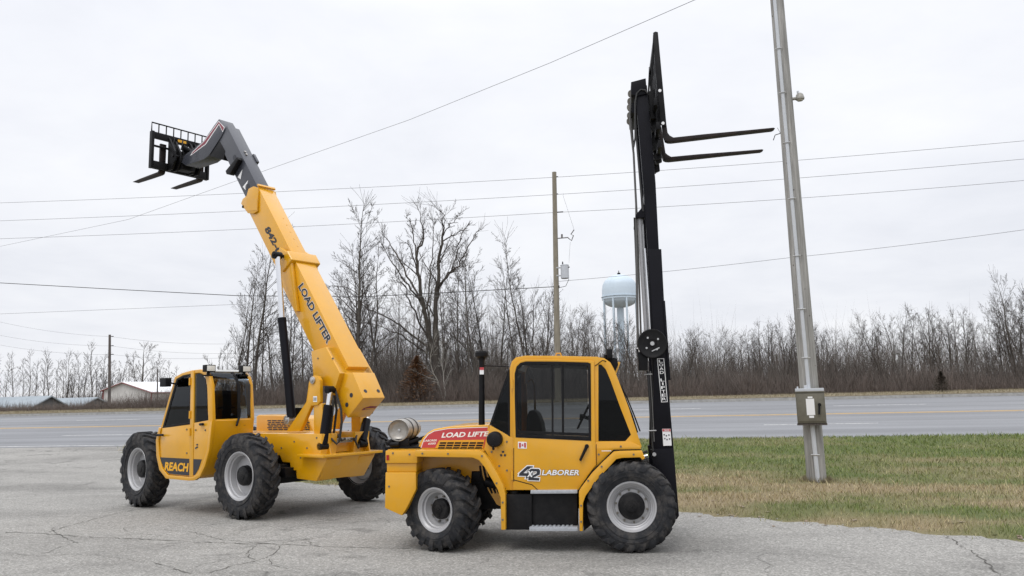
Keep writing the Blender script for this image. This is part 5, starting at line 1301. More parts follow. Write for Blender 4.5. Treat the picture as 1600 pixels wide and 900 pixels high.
BUSHY = [(22, .15, .42, .7, 7), (7, .2, .42, .75, 4), (5, .15, .42, .75, 3)]
WIDE = [(14, .22, .55, .75, 7), (8, .25, .45, .7, 5), (6, .2, .42, .7, 3), (3, .2, .5, .7, 2)]
PROTO = {}
def make_proto(key, seed, H, r0, cfg, bark, **kw):
    tr, outs = tree_meshes(seed, H, r0, cfg, **kw)
    V, Fc = chain_mesh(tr, 7); low = [c for c in outs[0]]
    V2, F2 = chain_mesh(outs[0], 5); V3, F3 = chain_mesh([c for o in outs[1:] for c in o], 3)
    Vc = np.concatenate([V2, V3]); Fcr = np.concatenate([F2, F3 + len(V2)])
    a = mesh_np('trunk', V, Fc, bark, smooth=True); b_ = mesh_np('crown', Vc, Fcr, TWIG if bark is not PALE else PALE, smooth=True)
    PROTO[key] = (a.data, b_.data, H); bpy.data.objects.remove(a); bpy.data.objects.remove(b_)
for i in range(7): make_proto('slim%d' % i, 100+i, 10, .085+.02*(i % 3), SLIM, BARK if i % 2 else BARKG, lean=.05, twist=.045)
for i in range(3): make_proto('bushy%d' % i, 200+i, 8, .10, BUSHY, BARK, lean=.05)
for i in range(2): make_proto('wide%d' % i, 300+i, 10, .17, WIDE, BARKG, lean=.04)
MINR[0] = .010
for i in range(4): make_proto('far%d' % i, 700+i, 10, .13, [(20, .2, .34, .6, 6), (7, .2, .45, .6, 4), (4, .2, .5, .6, 2)], BARK, lean=.05)
make_proto('farwide', 720, 10, .2, WIDE[:3], BARK, lean=.04)
MINR[0] = .0060
make_proto('twin', 400, 10, .13, SLIM, BARK, stems=2)
make_proto('triple', 401, 10, .11, SLIM, BARKG, stems=3)
for i in range(3): make_proto('shrub%d' % i, 600+i, 4, .035, SHRUB, BARK, stems=6, lean=.15, twist=.06)
make_proto('pale', 500, 6, .085, [(9, .25, .5, .7, 7), (6, .3, .4, .7, 4), (3, .3, .4, .7, 2)], PALE, stems=2, twist=.14)
def tree(key, px, py_top, n, label, group=None, name='bare_tree', wide=1.0, dx=0):
    x, y = site(px, n); sN = sn(x, y); z0 = zn(sN[1]); H = top_z(px, py_top, n) - z0; d_, c_, h0 = PROTO[key]
    e = thing(name, label, 'tree', (x+dx, y, z0), random.uniform(0, 6.28), group)
    k = H/h0; e.scale = (k*wide, k*wide, k)
    for nm, dt in (('trunk', d_), ('crown', c_)):
        o = bpy.data.objects.new(nm, dt); COL.objects.link(o); o.parent = e
    return e
TR = 'bare trees of the wood across the road'
LBL = 'slender bare tree standing in the dense wood across the road'
rnd = random.Random(11)
keys = ['slim%d' % i for i in range(7)]; mixk = keys + ['bushy0', 'bushy1', 'bushy2', 'twin', 'triple']
def tl_top(px):
    """height of the tree line in the photograph"""
    K = [(-150, 560), (0, 562), (200, 566), (262, 572), (340, 560), (360, 480), (385, 385), (430, 410), (470, 440), (520, 420), (552, 345), (580, 400), (620, 400), (740, 400), (790, 400), (822, 385), (850, 455), (900, 470), (930, 478), (985, 492), (1060, 515), (1110, 500), (1160, 515), (1225, 480), (1265, 480), (1300, 500), (1345, 500), (1400, 480), (1460, 470), (1500, 480), (1550, 492), (1580, 450), (1640, 440), (1760, 460)]
    for (a, A_), (b_, B_) in zip(K, K[1:]):
        if px <= b_: return A_ + (B_-A_)*(px-a)/(b_-a)
    return 470
count = 0
# front row named by where it stands, then the crowd behind
for px, top, key, lab in ((396, 372, 'slim1', 'tall bare tree rising just left of the raised yellow boom'),
        (549, 332, 'slim2', 'tallest slim bare tree, close to the right of the yellow boom'),
        (575, 392, 'slim4', 'thin bare tree between the tallest slim tree and the great spreading tree'),
        (742, 385, 'slim0', 'bare tree at the right edge of the great spreading tree'),
        (822, 372, 'slim3', 'tall bare tree nearest to the wooden pole with the transformer, on its left'),
        (848, 455, 'bushy1', 'small round bare tree directly behind the pole with the transformer'),
        (1592, 436, 'bushy0', 'tallest bare tree at the far right edge of the wood')):
    tree(key, px, top, 50.5+rnd.random()*2, lab, wide=1.0 if key[0] == 's' else .9); count += 1
tree('farwide', 222, 543, 113, 'broad bare tree spreading behind the white metal barn', wide=1.25); count += 1
for px, top in ((-8, 566), (10, 572), (32, 570), (52, 572), (76, 568), (95, 572), (112, 574), (132, 562), (150, 570), (166, 560), (176, 574), (196, 570), (206, 562), (236, 570), (262, 572), (274, 580), (288, 590), (20, 560), (42, 557), (68, 556), (88, 570), (104, 558), (122, 560), (144, 544), (157, 563), (186, 562), (250, 560)):
    tree('far%d' % rnd.randrange(4), px, top-2, 114+rnd.random()*10, 'bare tree in the row behind the low sheds at the left', 'bare trees behind the low sheds', wide=rnd.uniform(.8, 1.1)); count += 1
px = 352
while px < 1640:
    base_n = 50 + rnd.random()*5; j = rnd.uniform(-2, 22) + (14 if rnd.random() < .3 else 0)
    tree(rnd.choice(mixk if px > 850 else keys + ['twin']), px, tl_top(px)+j+6, base_n, LBL, TR, wide=rnd.uniform(.75, 1.1)); count += 1
    px += rnd.uniform(8, 15) if px > 860 else rnd.uniform(15, 30)
px = 350
while px < 1720:
    tree(rnd.choice(mixk), px, tl_top(px)+(rnd.uniform(10, 50) if px > 860 else rnd.uniform(60, 150)), 58 + rnd.random()*14, LBL, TR, wide=rnd.uniform(.8, 1.2)); count += 1
    px += rnd.uniform(7, 13) if px > 860 else rnd.uniform(10, 20)
for px in list(range(-140, 0, 18)) + list(range(1650, 1800, 16)):
    tree(rnd.choice(mixk), px, tl_top(px)+rnd.uniform(0, 40), 56 + rnd.random()*10, LBL, TR); count += 1
px = 356
while px < 1690:
    k_ = rnd.choice(['shrub0', 'shrub1', 'shrub2']); hgt = rnd.uniform(18, 58) if px > 870 else rnd.uniform(45, 105)
    tree(k_, px, 639-.0227*px-hgt, 48.8+rnd.random()*5, 'many stemmed leafless shrub among the brush at the foot of the wood', 'leafless shrubs at the wood edge', name='shrub', wide=rnd.uniform(.8, 1.3)); px += rnd.uniform(14, 34)
for px in range(100, 340, 13):
    tree('far%d' % rnd.randrange(4), px+rnd.uniform(-5, 5), rnd.uniform(585, 606), 116+rnd.random()*10, 'small bare tree in the low scrub behind barn and sheds', 'small trees behind the barn', wide=1.2)
print('trees', count)
# the great forked tree: main limbs shaped one by one, twigs grown on them
GN = 52.0; gx, gy = site(676, GN); gz = zn(GN)
def gpt(px, py, dn):
    d = ray(px, py); k = (GN+dn) / (RN.x*d.x + RN.y*d.y); return np.array([d.x*k, d.y*k, EYE+d.z*k])
rg_ = np.random.default_rng(77); limbs = []
def limb(pts, r0, r1):
    P = np.array([gpt(x, y, dn) for x, y, dn in pts]); R = np.linspace(r0, r1, len(P)); 
    R = R*np.where(R > .3, .8, .55); t = np.linspace(0, 1, len(P)); tt = np.linspace(0, 1, len(P)*3); Q = np.stack([np.interp(tt, t, P[:, i]) for i in range(3)], 1); Q[1:-1] += rg_.normal(0, .05, (len(Q)-2, 3))
    limbs.append((Q, np.interp(tt, t, R)))
limb([(682, 640, 0), (682, 560, 0), (681, 500, 0), (682, 455, .2), (686, 410, .4), (692, 375, .3), (692, 350, .2), (690, 332, .2)], .40, .04)
limb([(676, 560, 0), (670, 520, -.3), (662, 480, -.6), (655, 440, -.9), (651, 400, -1.2), (660, 380, -1.2), (661, 352, -1.4), (656, 332, -1.6)], .33, .03)
limb([(655, 440, -.9), (650, 415, -1.0), (640, 385, -1.3), (635, 380, -1.4)], .12, .03)
limb([(651, 405, -1.2), (648, 370, -.6), (642, 350, -.4), (636, 338, -.3)], .09, .02)
limb([(664, 490, -.4), (650, 455, .6), (632, 420, 1.2), (618, 395, 1.7), (606, 375, 2.2), (598, 366, 2.4)], .17, .03)
limb([(658, 470, -.2), (640, 450, -1.6), (622, 425, -2.2), (606, 400, -2.8), (598, 384, -3.0)], .13, .03)
limb([(672, 540, -.2), (655, 500, -1.3), (640, 470, -2.4), (628, 440, -3.2), (618, 430, -3.6)], .15, .03)
limb([(670, 545, 0), (650, 528, 1.2), (630, 510, 2.0), (605, 497, 2.6), (580, 486, 3.0), (560, 470, 3.2), (545, 462, 3.4)], .16, .03)
limb([(668, 555, 0), (650, 540, -1.0), (628, 524, -1.8), (600, 512, -2.4), (575, 505, -3.0)], .12, .025)
limb([(682, 470, .1), (690, 440, 1.0), (705, 425, 1.5), (716, 415, 2.0), (728, 390, 2.4), (740, 372, 2.6), (746, 362, 2.6)], .17, .03)
limb([(684, 450, .2), (700, 430, -1.0), (712, 405, -1.6), (716, 385, -2.0), (722, 365, -2.2)], .12, .03)
limb([(690, 378, .3), (705, 368, 1.2), (722, 360, 1.8), (732, 352, 2.0)], .10, .02)
limb([(690, 372, .3), (700, 355, -.8), (712, 342, -1.2), (718, 335, -1.3)], .08, .02)
limb([(672, 520, .2), (669, 470, 1.2), (671, 430, 1.9), (676, 390, 2.3), (678, 360, 2.5), (676, 345, 2.6)], .13, .025)
outs = [[], [], []]
for c in limbs:
    branch_out(rg_, c, 0, outs, [(13, .25, .26, .65, 7), (7, .2, .45, .62, 5), (5, .2, .5, .6, 3)])
og = np.array([gx, gy, gz])
gt = thing('bare_tree', 'great spreading bare tree with forked trunk above the silver gas tank', 'tree', (gx, gy, gz))
V1, F1 = chain_mesh(limbs[:2], 9); mesh_np('trunk', V1-og, F1, BARK, gt, True)
V2, F2 = chain_mesh(limbs[2:] + outs[0], 5); V3, F3 = chain_mesh(outs[1]+outs[2], 3); mesh_np('crown', np.concatenate([V2, V3])-og, np.concatenate([F2, F3+len(V2)]), TWIG, gt, True)
# pale little trees at the front of the wood
tree('pale', 693, 516, 47.2, 'pale barked small tree with crooked twin stems at the wood edge', name='pale_tree', wide=.9)
tree('slim5', 623, 533, 47.3, 'thin grey sapling at the wood edge right of the boom foot', name='sapling', wide=1.2)
# conifers
def conifer(px, py, n, label, col, wide, name='conifer', seed=0, nl=2600):
    r = np.random.default_rng(seed); x, y = site(px, n); z0 = zn(sn(x, y)[1]); H = top_z(px, py, n) - z0
    e = thing(name, label, 'tree', (x, y, z0))
    mb = MB(); mb.tube([(0, 0, -.1), (0, 0, H*.9)], [H*.03, H*.008], 7); build('trunk', mb, BARK, e)
    V = []; Fc = []
    for i in range(nl):
        t = r.random()**.8; z = H*(.03+.97*t); rad = wide*H*(1-t)**.8*(.55+.45*r.random())*(.75+.35*math.sin(z*9/H*2+i % 5)); a = r.uniform(0, 2*PI)
        p = np.array([rad*math.cos(a), rad*math.sin(a), z]); d = np.array([math.cos(a), math.sin(a), r.uniform(-.3, .5)])*r.uniform(.06, .14)*H*.45; sd = np.array([-math.sin(a), math.cos(a), r.uniform(-.4, .4)])*.014*H
        o = len(V); V += [p-d*.6-sd, p-d*.6+sd, p+d]; Fc.append((o, o+1, o+2))
    mesh_np('crown', np.array(V), Fc, mat(name+'_needles', col, .8, var=.35, scale=1.5), e); return e
conifer(652, 556, 46.8, 'rusty brown conifer between the grey sapling and pale tree', (.17, .085, .035), .58, seed=1, nl=3600)
conifer(1472, 580, 43.6, 'little dark conifer standing alone on the verge right of the pole', (.045, .033, .016), .55, seed=2, nl=3000)
conifer(1304, 562, 62, 'dark green conifer in the wood right of the leaning pole', (.03, .04, .022), .36, seed=3)
conifer(1287, 572, 60, 'lower dark conifer half hidden by the leaning pole', (.03, .036, .022), .45, seed=4)
# undergrowth: a thicket of stems
def thicket(name, label, smin, smax, n0, n1, num, hfun, wid, m, seed, lean=.35):
    r = np.random.default_rng(seed); s = r.uniform(smin, smax, num); n = n0 + (n1-n0)*r.random(num)
    h = hfun(s, n, r); k = h > .15; s, n, h = s[k], n[k], h[k]; m_ = len(s)
    B = np.stack([s, n, znv(n)-.02], 1); ln = np.stack([r.normal(0, lean, m_), r.normal(0, lean, m_), np.ones(m_)], 1)*h[:, None]
    V = []; w = wid*r.uniform(.5, 1.5, m_)
    a = r.uniform(0, 2*PI, m_); mid = B + ln*.5 + r.normal(0, .06, (m_, 3))*h[:, None]; tip = B + ln + r.normal(0, .10, (m_, 3))*h[:, None]
    pts = []
    for q in range(3):
        off = np.stack([np.cos(a+q*2.094), np.sin(a+q*2.094), 0*a], 1)*w[:, None]/2
        pts += [B+off, mid+off*.7]
    V = np.stack(pts + [tip], 1).reshape(-1, 3); o = np.arange(m_)[:, None]*7
    F3 = np.concatenate([o+[[1, 3, 6]], o+[[3, 5, 6]], o+[[5, 1, 6]]])
    Fq = np.concatenate([o+[[0, 2, 3]], o+[[0, 3, 1]], o+[[2, 4, 5]], o+[[2, 5, 3]], o+[[4, 0, 1]], o+[[4, 1, 5]]])
    ob = mesh_np(name, V, np.concatenate([F3, Fq]), m); ob.rotation_euler = (0, 0, -PHI); ob['kind'] = 'stuff'; tag(ob, label, 'undergrowth'); return ob
BR1 = mat('bramble_red', (.145, .112, .095), .95, var=.35, scale=.5, col2=(.085, .07, .062)); BR2 = mat('brush_dark', (.075, .064, .056), .95, var=.4, scale=.4, col2=(.125, .105, .09))
BR3 = mat('brush_grey', (.15, .13, .11), .95, var=.3, scale=.4, col2=(.08, .068, .06))
sA, sB, sC = s_at(352, 50), s_at(860, 50), s_at(1010, 50)
def h_low(s, n, r): return (.25 + 1.7*fbm(s*.16, n*.25, 51))*(.25+1.1*r.random(len(s))**1.8)*np.interp(s, [s_at(60, 50), s_at(180, 50), sA-10, sA], [.30, .42, .5, 1.15])
def h_mid(s, n, r):
    top = np.interp(s, [sA-4, sA, sA+6, sB-2, sB+4, sC, 60], [0, 2.2, 3.6, 3.2, 2.6, 2.4, 2.5]); return top*(.30 + 1.3*fbm(s*.1, n*.1, 88))*(.35 + 1.25*fbm(s*.35, n*.3, 61))*(.15+1.2*r.random(len(s))**1.6)
thicket('bramble', 'low reddish brown brambles along the foot of the wood', -75, 60, 45.6, 50.0, 40000, h_low, .020, BR1, 31)
thicket('undergrowth', 'dark tangled undergrowth filling the wood across the road', sA-4, 60, 48, 59, 56000, h_mid, .021, BR2, 32, .28)
thicket('brush', 'grey twiggy brush among the trees of the wood', sA-3, 60, 50, 66, 36000, lambda s, n, r: h_mid(s, n, r)*1.7*(.45+1.1*fbm(s*.12, n*.1, 77)), .018, BR3, 33, .18)
thicket('brush', 'grey twiggy brush in front of the low sheds', -75, sA, 49.5, 62, 9000, lambda s, n, r: h_low(s, n, r)*1.9, .018, BR3, 34, .22)

thicket('brush', 'grey leafless scrub standing behind the low sheds and barn', -130, sA-2, 112, 126, 16000, lambda s, n, r: (1.2+2.6*fbm(s*.3, n*.3, 91))*r.uniform(.4, 1.2, len(s)), .03, BR2, 35, .25)
# ================================================================== poles and wires
WOOD = mat('pole_wood', (.30, .275, .24), .9, var=.25, scale=3, bump=.3, bscale=18)
def wood_pole_mat(name, lo, hi):
    m, b = newmat(name, .9); c = objco(m, (14, 14, .5)); x = ramp(m, noise(m, c, 2.2, 7, .7, .3), [(.3, lo), (.7, hi)])
    y = ramp(m, noise(m, objco(m, (2, 2, .6)), 1.5, 4, .6), [(.35, .8), (.65, 1.1)]); x = mix(m, 1, x, y, 'MULTIPLY')
    m.node_tree.links.new(x, b.inputs['Base Color']); return m
W1 = wood_pole_mat('weathered_pole', (.17, .165, .155), (.43, .42, .40)); W2 = wood_pole_mat('tan_pole', (.17, .15, .115), (.33, .295, .23)); W3 = wood_pole_mat('dark_pole', (.08, .07, .065), (.16, .14, .13))
CON = mat('conduit_grey', (.52, .54, .57), .5, var=.06, scale=4); BOXM = mat('box_paint', (.135, .125, .095), .55, var=.18, scale=7)
# near leaning pole
pn = 15.6
def pp(px, py, n=pn): d = ray(px, py); k = n/(RN.x*d.x+RN.y*d.y); return Vector((d.x*k, d.y*k, EYE+d.z*k))
pb = pp(1277, 757); pb.z = zn(pn); ptop = pp(1214, 0); pdir = (ptop-pb).normalized(); pe = pb + pdir*((ptop-pb).length*1.12)
np_ = thing('utility_pole', 'leaning grey weathered pole with metal box, standing in the grass', 'utility pole', pb)
rb_ = 14.2/F*pp(1277, 757).y; rtp = 10.6/F*pp(1214, 0).y
mb = MB(); mb.tube([(0, 0, -.3), tuple((pe-pb)*.25), tuple((pe-pb)*.5), tuple(pe-pb)], [rb_*1.02, rb_*.95, rb_*.86, rtp*.95], 28, loc=False); build('shaft', mb, W1, np_, ang=50)
tocam = Vector((-pb.x, -pb.y, 0)).normalized(); rside = Vector((-tocam.y, tocam.x, 0))*1; rside = Vector((tocam.y, -tocam.x, 0)) if rside.x < 0 else rside
def onp(t, a, out=1.0):
    """a point on the pole's skin: t metres up, a radians round from the side facing the lot"""
    f = t/((pe-pb).length); rr = rb_*1.0 + (rtp*.95-rb_)*f; return pdir*t + (tocam*math.cos(a) + rside*math.sin(a))*rr*out
Lp = (pe-pb).length
mb = MB(); ca_ = -.12
mb.tube([tuple(onp(.02, .10, 1.08)), tuple(onp(.8, .02, 1.10)), tuple(onp(1.2, -.02, 1.10))], .038, 12, loc=False)
build('conduit', mb, CON, np_)
mb = MB(); mb.tube([tuple(onp(t, -.05 - .035*(t-1.6), 1.10)) for t in (1.6, 2.2, 3, 4.5, 6, 8, Lp)], .033, 12, loc=False); cd = build('conduit', mb, CON, np_)
for t in (.55, 2.3, 3.2, 4.2, 5.3, 6.4, 7.4, 8.3):
    a0 = (.05 if t < 1.5 else -.05-.035*(t-1.6)); c = onp(t, a0, 1.12); mb = MB(); mb.tube([tuple(c - rside*.07), tuple(c - rside*.04 + tocam*.03), tuple(c + tocam*.036), tuple(c + rside*.04 + tocam*.03), tuple(c + rside*.07)], .010, 6, loc=False); build('pipe_strap', mb, BOLT, cd)
bx0, bx1 = (pp(1269, 660)-pb), (pp(1268, 613)-pb); hz0, hz1 = bx0.z, bx1.z
bmid = pdir*((hz0+hz1)/2); Mb = Matrix((rside, tocam, pdir)).transposed().to_4x4(); Mb.translation = bmid + tocam*(rb_+.10)
hw, hh = .245, (hz1-hz0)/2
mb = MB(); mb.box(-hw, hw, -.10, .09, -hh, hh); mb.box(-hw-.015, hw+.015, -.10, .105, hh, hh+.02); mb.v = [tuple(Mb @ Vector(p)) for p in mb.v]; eb = build('electrical_box', mb, BOXM, np_, bevel=.008)
mb = MB(); mb.box(-hw+.02, hw-.02, .092, .104, -hh+.03, hh-.03); mb.v = [tuple(Mb @ Vector(p)) for p in mb.v]; build('box_door', mb, BOXM, eb, bevel=.004)
mb = MB(); mb.box(-.075, .065, .106, .109, -.13, .16); mb.box(-.04, .04, .106, .108, .17, .20); mb.box(-.04, .04, .106, .108, -.18, -.14); mb.v = [tuple(Mb @ Vector(p)) for p in mb.v]; build('paper_notice', mb, WHT, eb, smooth=False)
mb = MB(); mb.quadbox((.15, .12, .08), (.13, .14, -.12), .035, (0, 1, 0), .03); mb.cyl((.15, .09, .05), (.15, .14, .05), .03, 12); mb.v = [tuple(Mb @ Vector(p)) for p in mb.v]; build('lever', mb, BLK, eb)
mb = MB(); mb.box(-hw+.0, hw-.0, -.08, .06, hh+.022, hh+.075); mb.tube([(-.2, .0, hh+.07), (-.2, .0, hh+.11)], .015, 8); mb.tube([(-.06, .0, hh+.07), (-.06, .0, hh+.13)], .03, 8); mb.v = [tuple(Mb @ Vector(p)) for p in mb.v]; build('mounting_rail', mb, CON, eb, bevel=.004)
mb = MB(); mb.box(-hw-.01, hw+.01, -.08, .07, -hh-.04, -hh-.003); mb.v = [tuple(Mb @ Vector(p)) for p in mb.v]; build('mounting_rail', mb, W3, eb, bevel=.004)
lz = (pp(1240, 155)-pb).z; lb = pdir*lz
LMP = mat('lamp_housing', (.30, .29, .26), .5, var=.15, scale=9)
mb = MB(); c = lb + rside*(rb_+.07); mb.tube([tuple(lb + rside*(rb_*.6)), tuple(lb + rside*(rb_+.02)), tuple(c)], .03, 10, loc=False)
Ml = Matrix.Translation(c + Vector((.03, 0, .02))) @ Matrix.Rotation(PI/2, 4, 'X')
mb.lathe([(r_*.74, y_*.8) for r_, y_ in [(.001, .10), (.05, .095), (.09, .06), (.105, .0), (.115, -.02), (.11, -.06), (.09, -.055)]], 24, Ml); lm = build('wall_lamp', mb, LMP, np_)
mb = MB(); mb.lathe([(.064, -.04), (.053, -.075), (.001, -.085)], 20, Ml); build('lens', mb, mat('prism_glass', (.42, .40, .34), .25), lm)
mb = MB(); mb.cyl(tuple(c+Vector((.0, 0, .08))), tuple(c+Vector((.0, 0, .14))), .022, 10); build('photocell', mb, CON, lm)
for k in range(14):
    t = random.uniform(.4, Lp*.98); a = random.uniform(-1.4, 1.4); p = onp(t, a, 1.0); q = onp(t, a, 1.03)
    mb = MB(); mb.tube([tuple(p), tuple(q)], .009 if k > 4 else .014, 6, loc=False); build('nail', mb, W3, np_)
mb = MB(); p = onp((pp(1220, 208)-pb).z/pdir.z, -1.5, 1.0); mb.tube([tuple(p), tuple(p-rside*.10+Vector((0, 0, -.02))), tuple(p-rside*.14+Vector((0, 0, -.12)))], .008, 6, loc=False); mb.tube([tuple(p), tuple(p-rside*.05+Vector((0, 0, .12)))], .004, 5, loc=False); build('loose_wire', mb, BLK, np_)

r = np.random.default_rng(8); V = []; Fq = []
for i in range(900):
    a = r.uniform(0, 2*PI); q = rb_*1.02 + abs(r.normal(0, .10)); x, y = pb.x + q*math.cos(a), pb.y + q*math.sin(a); s0, n0 = sn(x, y); z = float(znv(np.array([n0]))[0]) + .03; h = r.uniform(.05, .20)*math.exp(-(q-rb_)*3); w_ = .006
    b0 = r.uniform(0, 6.3); o = len(V); V += [(x-w_*math.cos(b0), y-w_*math.sin(b0), z), (x+w_*math.cos(b0), y+w_*math.sin(b0), z), (x+r.normal(0, .04), y+r.normal(0, .04), z+h)]; Fq.append((o, o+1, o+2))
wd0 = mesh_np('weeds', np.array(V), Fq, STRAW); wd0['kind'] = 'stuff'; tag(wd0, 'taller straw weeds round the foot of the leaning pole', 'weeds')
# pole across the road with transformer
qn = 41.0
def qp(px, py, n=qn): return pp(px, py, n)
x, y = site(872, qn); q0 = Vector((x, y, zn(qn))); qt = qp(866, 269); qe = qt - q0
mp_ = thing('utility_pole', 'straight tan pole with grey transformer across the road', 'utility pole', q0)
mb = MB(); mb.tube([(0, 0, -.2), tuple(qe*.5), tuple(qe)], [.165, .14, .115], 18, loc=False); build('shaft', mb, W2, mp_, ang=50)
TRF = mat('transformer_grey', (.50, .52, .55), .45, var=.05)
c = qp(882.5, 424) - q0; mb = MB(); Mx = Matrix.Translation(c) @ Matrix.Rotation(PI/2, 4, 'X')
mb.lathe([(.001, .37), (.12, .37), (.215, .34), (.225, .335), (.225, .31), (.215, .30), (.215, -.36), (.2, -.38), (.001, -.38)], 28, Mx); tfm = build('transformer', mb, TRF, mp_)
mb = MB(); mb.tube([tuple(c+Vector((-.1, 0, .36))), tuple(c+Vector((-.1, 0, .52)))], [.04, .025], 10); mb.cyl(tuple(c+Vector((.16, -.1, .2))), tuple(c+Vector((.25, -.12, .2))), .03, 8); build('bushing', mb, BLKM, tfm)
pa = qe*((c.z)/qe.z); mb = MB(); mb.box(-.3, .0, -.05, .05, -.03, .03); mb.v = [tuple(Vector(p)+c+Vector((-.15, 0, .2))) for p in mb.v]
k0 = len(mb.v); mb.box(-.3, .0, -.05, .05, -.03, .03); mb.v = mb.v[:k0] + [tuple(Vector(p)+c+Vector((-.15, 0, -.22))) for p in mb.v[k0:]]; build('transformer_bracket', mb, BOLT, tfm)
a = qp(871, 372.5) - q0; b_ = qp(888, 371) - q0; mb = MB(); mb.tube([tuple(a), tuple(b_)], .03, 8); mb.cyl(tuple(qp(878, 372)-q0), tuple(qp(878, 366)-q0), .05, 8)
mb.tube([tuple(qp(888, 372)-q0), tuple(qp(893, 376)-q0), tuple(qp(896, 368)-q0), tuple(qp(892, 366)-q0), tuple(qp(897, 359)-q0)], .028, 8); build('cutout_arm', mb, mat('insulator_grey', (.16, .15, .15), .5), mp_)
mb = MB()
for py in (277, 304, 332): p = qp(870, py)-q0; mb.cyl(tuple(qp(864, py)-q0), tuple(qp(880 if py > 320 else 872, py-1)-q0), .03, 8)
for pa_, pb__ in (((897, 359), (880, 306)), ((880, 306), (880, 302)), ((889, 410), (891, 378))):
    mb.tube([tuple(qp(*pa_)-q0), tuple(qp(*pb__)-q0)], .005, 5)
mb.tube([tuple(qp(889, 436)-q0), tuple(qp(884, 447)-q0), tuple(qp(872, 450)-q0)], .014, 6); mb.cyl(tuple(qp(865, 448)-q0), tuple(qp(874, 448)-q0), .08, 8)
build('pole_hardware', mb, BLKM, mp_)

WIRE = mat('wire_grey', (.20, .20, .205), .6); WIREB = mat('cable_black', (.02, .02, .02), .6)
def wire(label, pts, n, r, m=WIRE, sag=0, ext=(0, 0), name='overhead_wire'):
    """pts: points of the span on its own vertical plane across the road"""
    P = [pp(x, y, n if not isinstance(n, (list, tuple)) else n[i]) for i, (x, y) in enumerate(pts)]
    if ext[0]: P.insert(0, P[0] + (P[0]-P[1]).normalized()*ext[0])
    if ext[1]: P.append(P[-1] + (P[-1]-P[-2]).normalized()*ext[1])
    Q = []
    for a, b_ in zip(P, P[1:]):
        for i in range(12): t = i/12; q = a.lerp(b_, t); q.z -= sag*4*t*(1-t); Q.append(q)
    Q.append(P[-1])
    mb = MB(); mb.tube([tuple(q) for q in Q], r, 6, loc=False); o = build(name, mb, m); tag(o, label, 'overhead wire'); return o
wire('topmost of three grey wires strung along the road over the transformer pole', [(0, 317), (866, 277), (1600, 220)], qn, .010, sag=.10, ext=(25, 25))
wire('middle of three grey wires strung along the road over the transformer pole', [(0, 345), (866, 304), (1600, 248.5)], qn, .010, sag=.10, ext=(25, 25))
wire('lowest of three grey wires strung along the road over the transformer pole', [(0, 373), (866, 332), (1600, 282)], qn, .010, sag=.12, ext=(25, 25))
wire('black cable sagging left from the transformer pole behind the yellow boom', [(0, 442), (180, 452), (370, 462), (560, 464), (700, 457), (866, 448)], qn, .019, WIREB, ext=(25, 0))
wire('lower grey wire running right from the transformer pole past the mast', [(868, 440), (1230, 403), (1600, 359)], qn, .010, sag=.06, ext=(0, 25))
wire('faint wire at the left, below the sagging black cable', [(0, 490.5), (360, 476), (700, 462)], 44, .009, ext=(25, 0))
wire('long grey wire climbing diagonally over the boom to the top of the picture', [(-60, 397), (0, 385), (200, 343), (410, 268), (640, 187), (860, 98), (1085, 0), (1200, -52)], [60, 57, 50, 43, 36, 30, 25, 22], .010)
# far poles and wires at the left
fpn = 66
x, y = site(171, fpn); f0 = Vector((x, y, zn(fpn))); ft = pp(171.5, 523, fpn) - f0
fp_ = thing('utility_pole', 'distant dark pole left of the white metal barn', 'utility pole', f0); mb = MB(); mb.tube([(0, 0, -.2), tuple(ft)], [.15, .11], 10, loc=False); build('shaft', mb, W3, fp_)
mb = MB()
for py in (526, 540.5, 554): p = pp(171.5, py, fpn)-f0; mb.cyl(tuple(p), tuple(p+Vector((.35, 0, .02))), .035, 6)
build('insulator', mb, BLKM, fp_)
for k, (a, b_) in enumerate((((0, 503), (370, 537)), ((0, 524), (370, 552)), ((0, 539), (370, 558)))):
    lab = ('highest', 'middle', 'lowest')[k] + ' of the thin wires held by the distant dark pole'
    py = (526, 540.5, 554)[k]
    wire(lab, [a, (174, py), b_], fpn, .009, sag=.25, ext=(30, 10))
x, y = site(246, 58); p0 = Vector((x, y, zn(58))); t_ = pp(246, 577, 58)-p0; o = thing('post', 'thin bare post in front of the white metal barn', 'post', p0); mb = MB(); mb.tube([(0, 0, -.1), tuple(t_)], [.06, .05], 8, loc=False); build('shaft', mb, W3, o)

# ================================================================== water tower, barn, sheds
TWR = mat('tower_paint', (.52, .61, .69), .45, var=.06, scale=.25)
wd = 240.0; d = ray(974, 600); wx, wy = d.x*wd/d.y, wd; wz = 1.4
def wpz(px, py): d = ray(px, py); return EYE + d.z*wd/d.y
wt = thing('water_tower', 'pale blue water tower on legs behind the wood, beside the mast', 'water tower', (wx, wy, wz))
zt_, ze, zb_, zl = wpz(968, 429)-wz, wpz(968, 450)-wz, wpz(968, 468)-wz, wpz(968, 481)-wz
Rw = 27.6/F*wd*1.0
mb = MB(); Mx = Matrix.Rotation(PI/2, 4, 'X')
prof = [(.01, zt_)] + [(Rw*math.sin(q)*.98, ze + (zt_-ze)*math.cos(q)) for q in (PI/2*k/8 for k in range(1, 9))] + [(Rw, ze-.4), (Rw, zb_+.6), (Rw*1.02, zb_+.5), (Rw*1.02, zb_)] + [(Rw*.98*math.cos(q), zb_ - (zb_-zl)*math.sin(q)) for q in (PI/2*k/7 for k in range(0, 8))]
mb.lathe(prof, 48, Mx); build('tank', mb, TWR, wt)
mb = MB(); mb.tube([(0, 0, -.5), (0, 0, zl+.5)], 1.05, 20); build('riser', mb, TWR, wt)
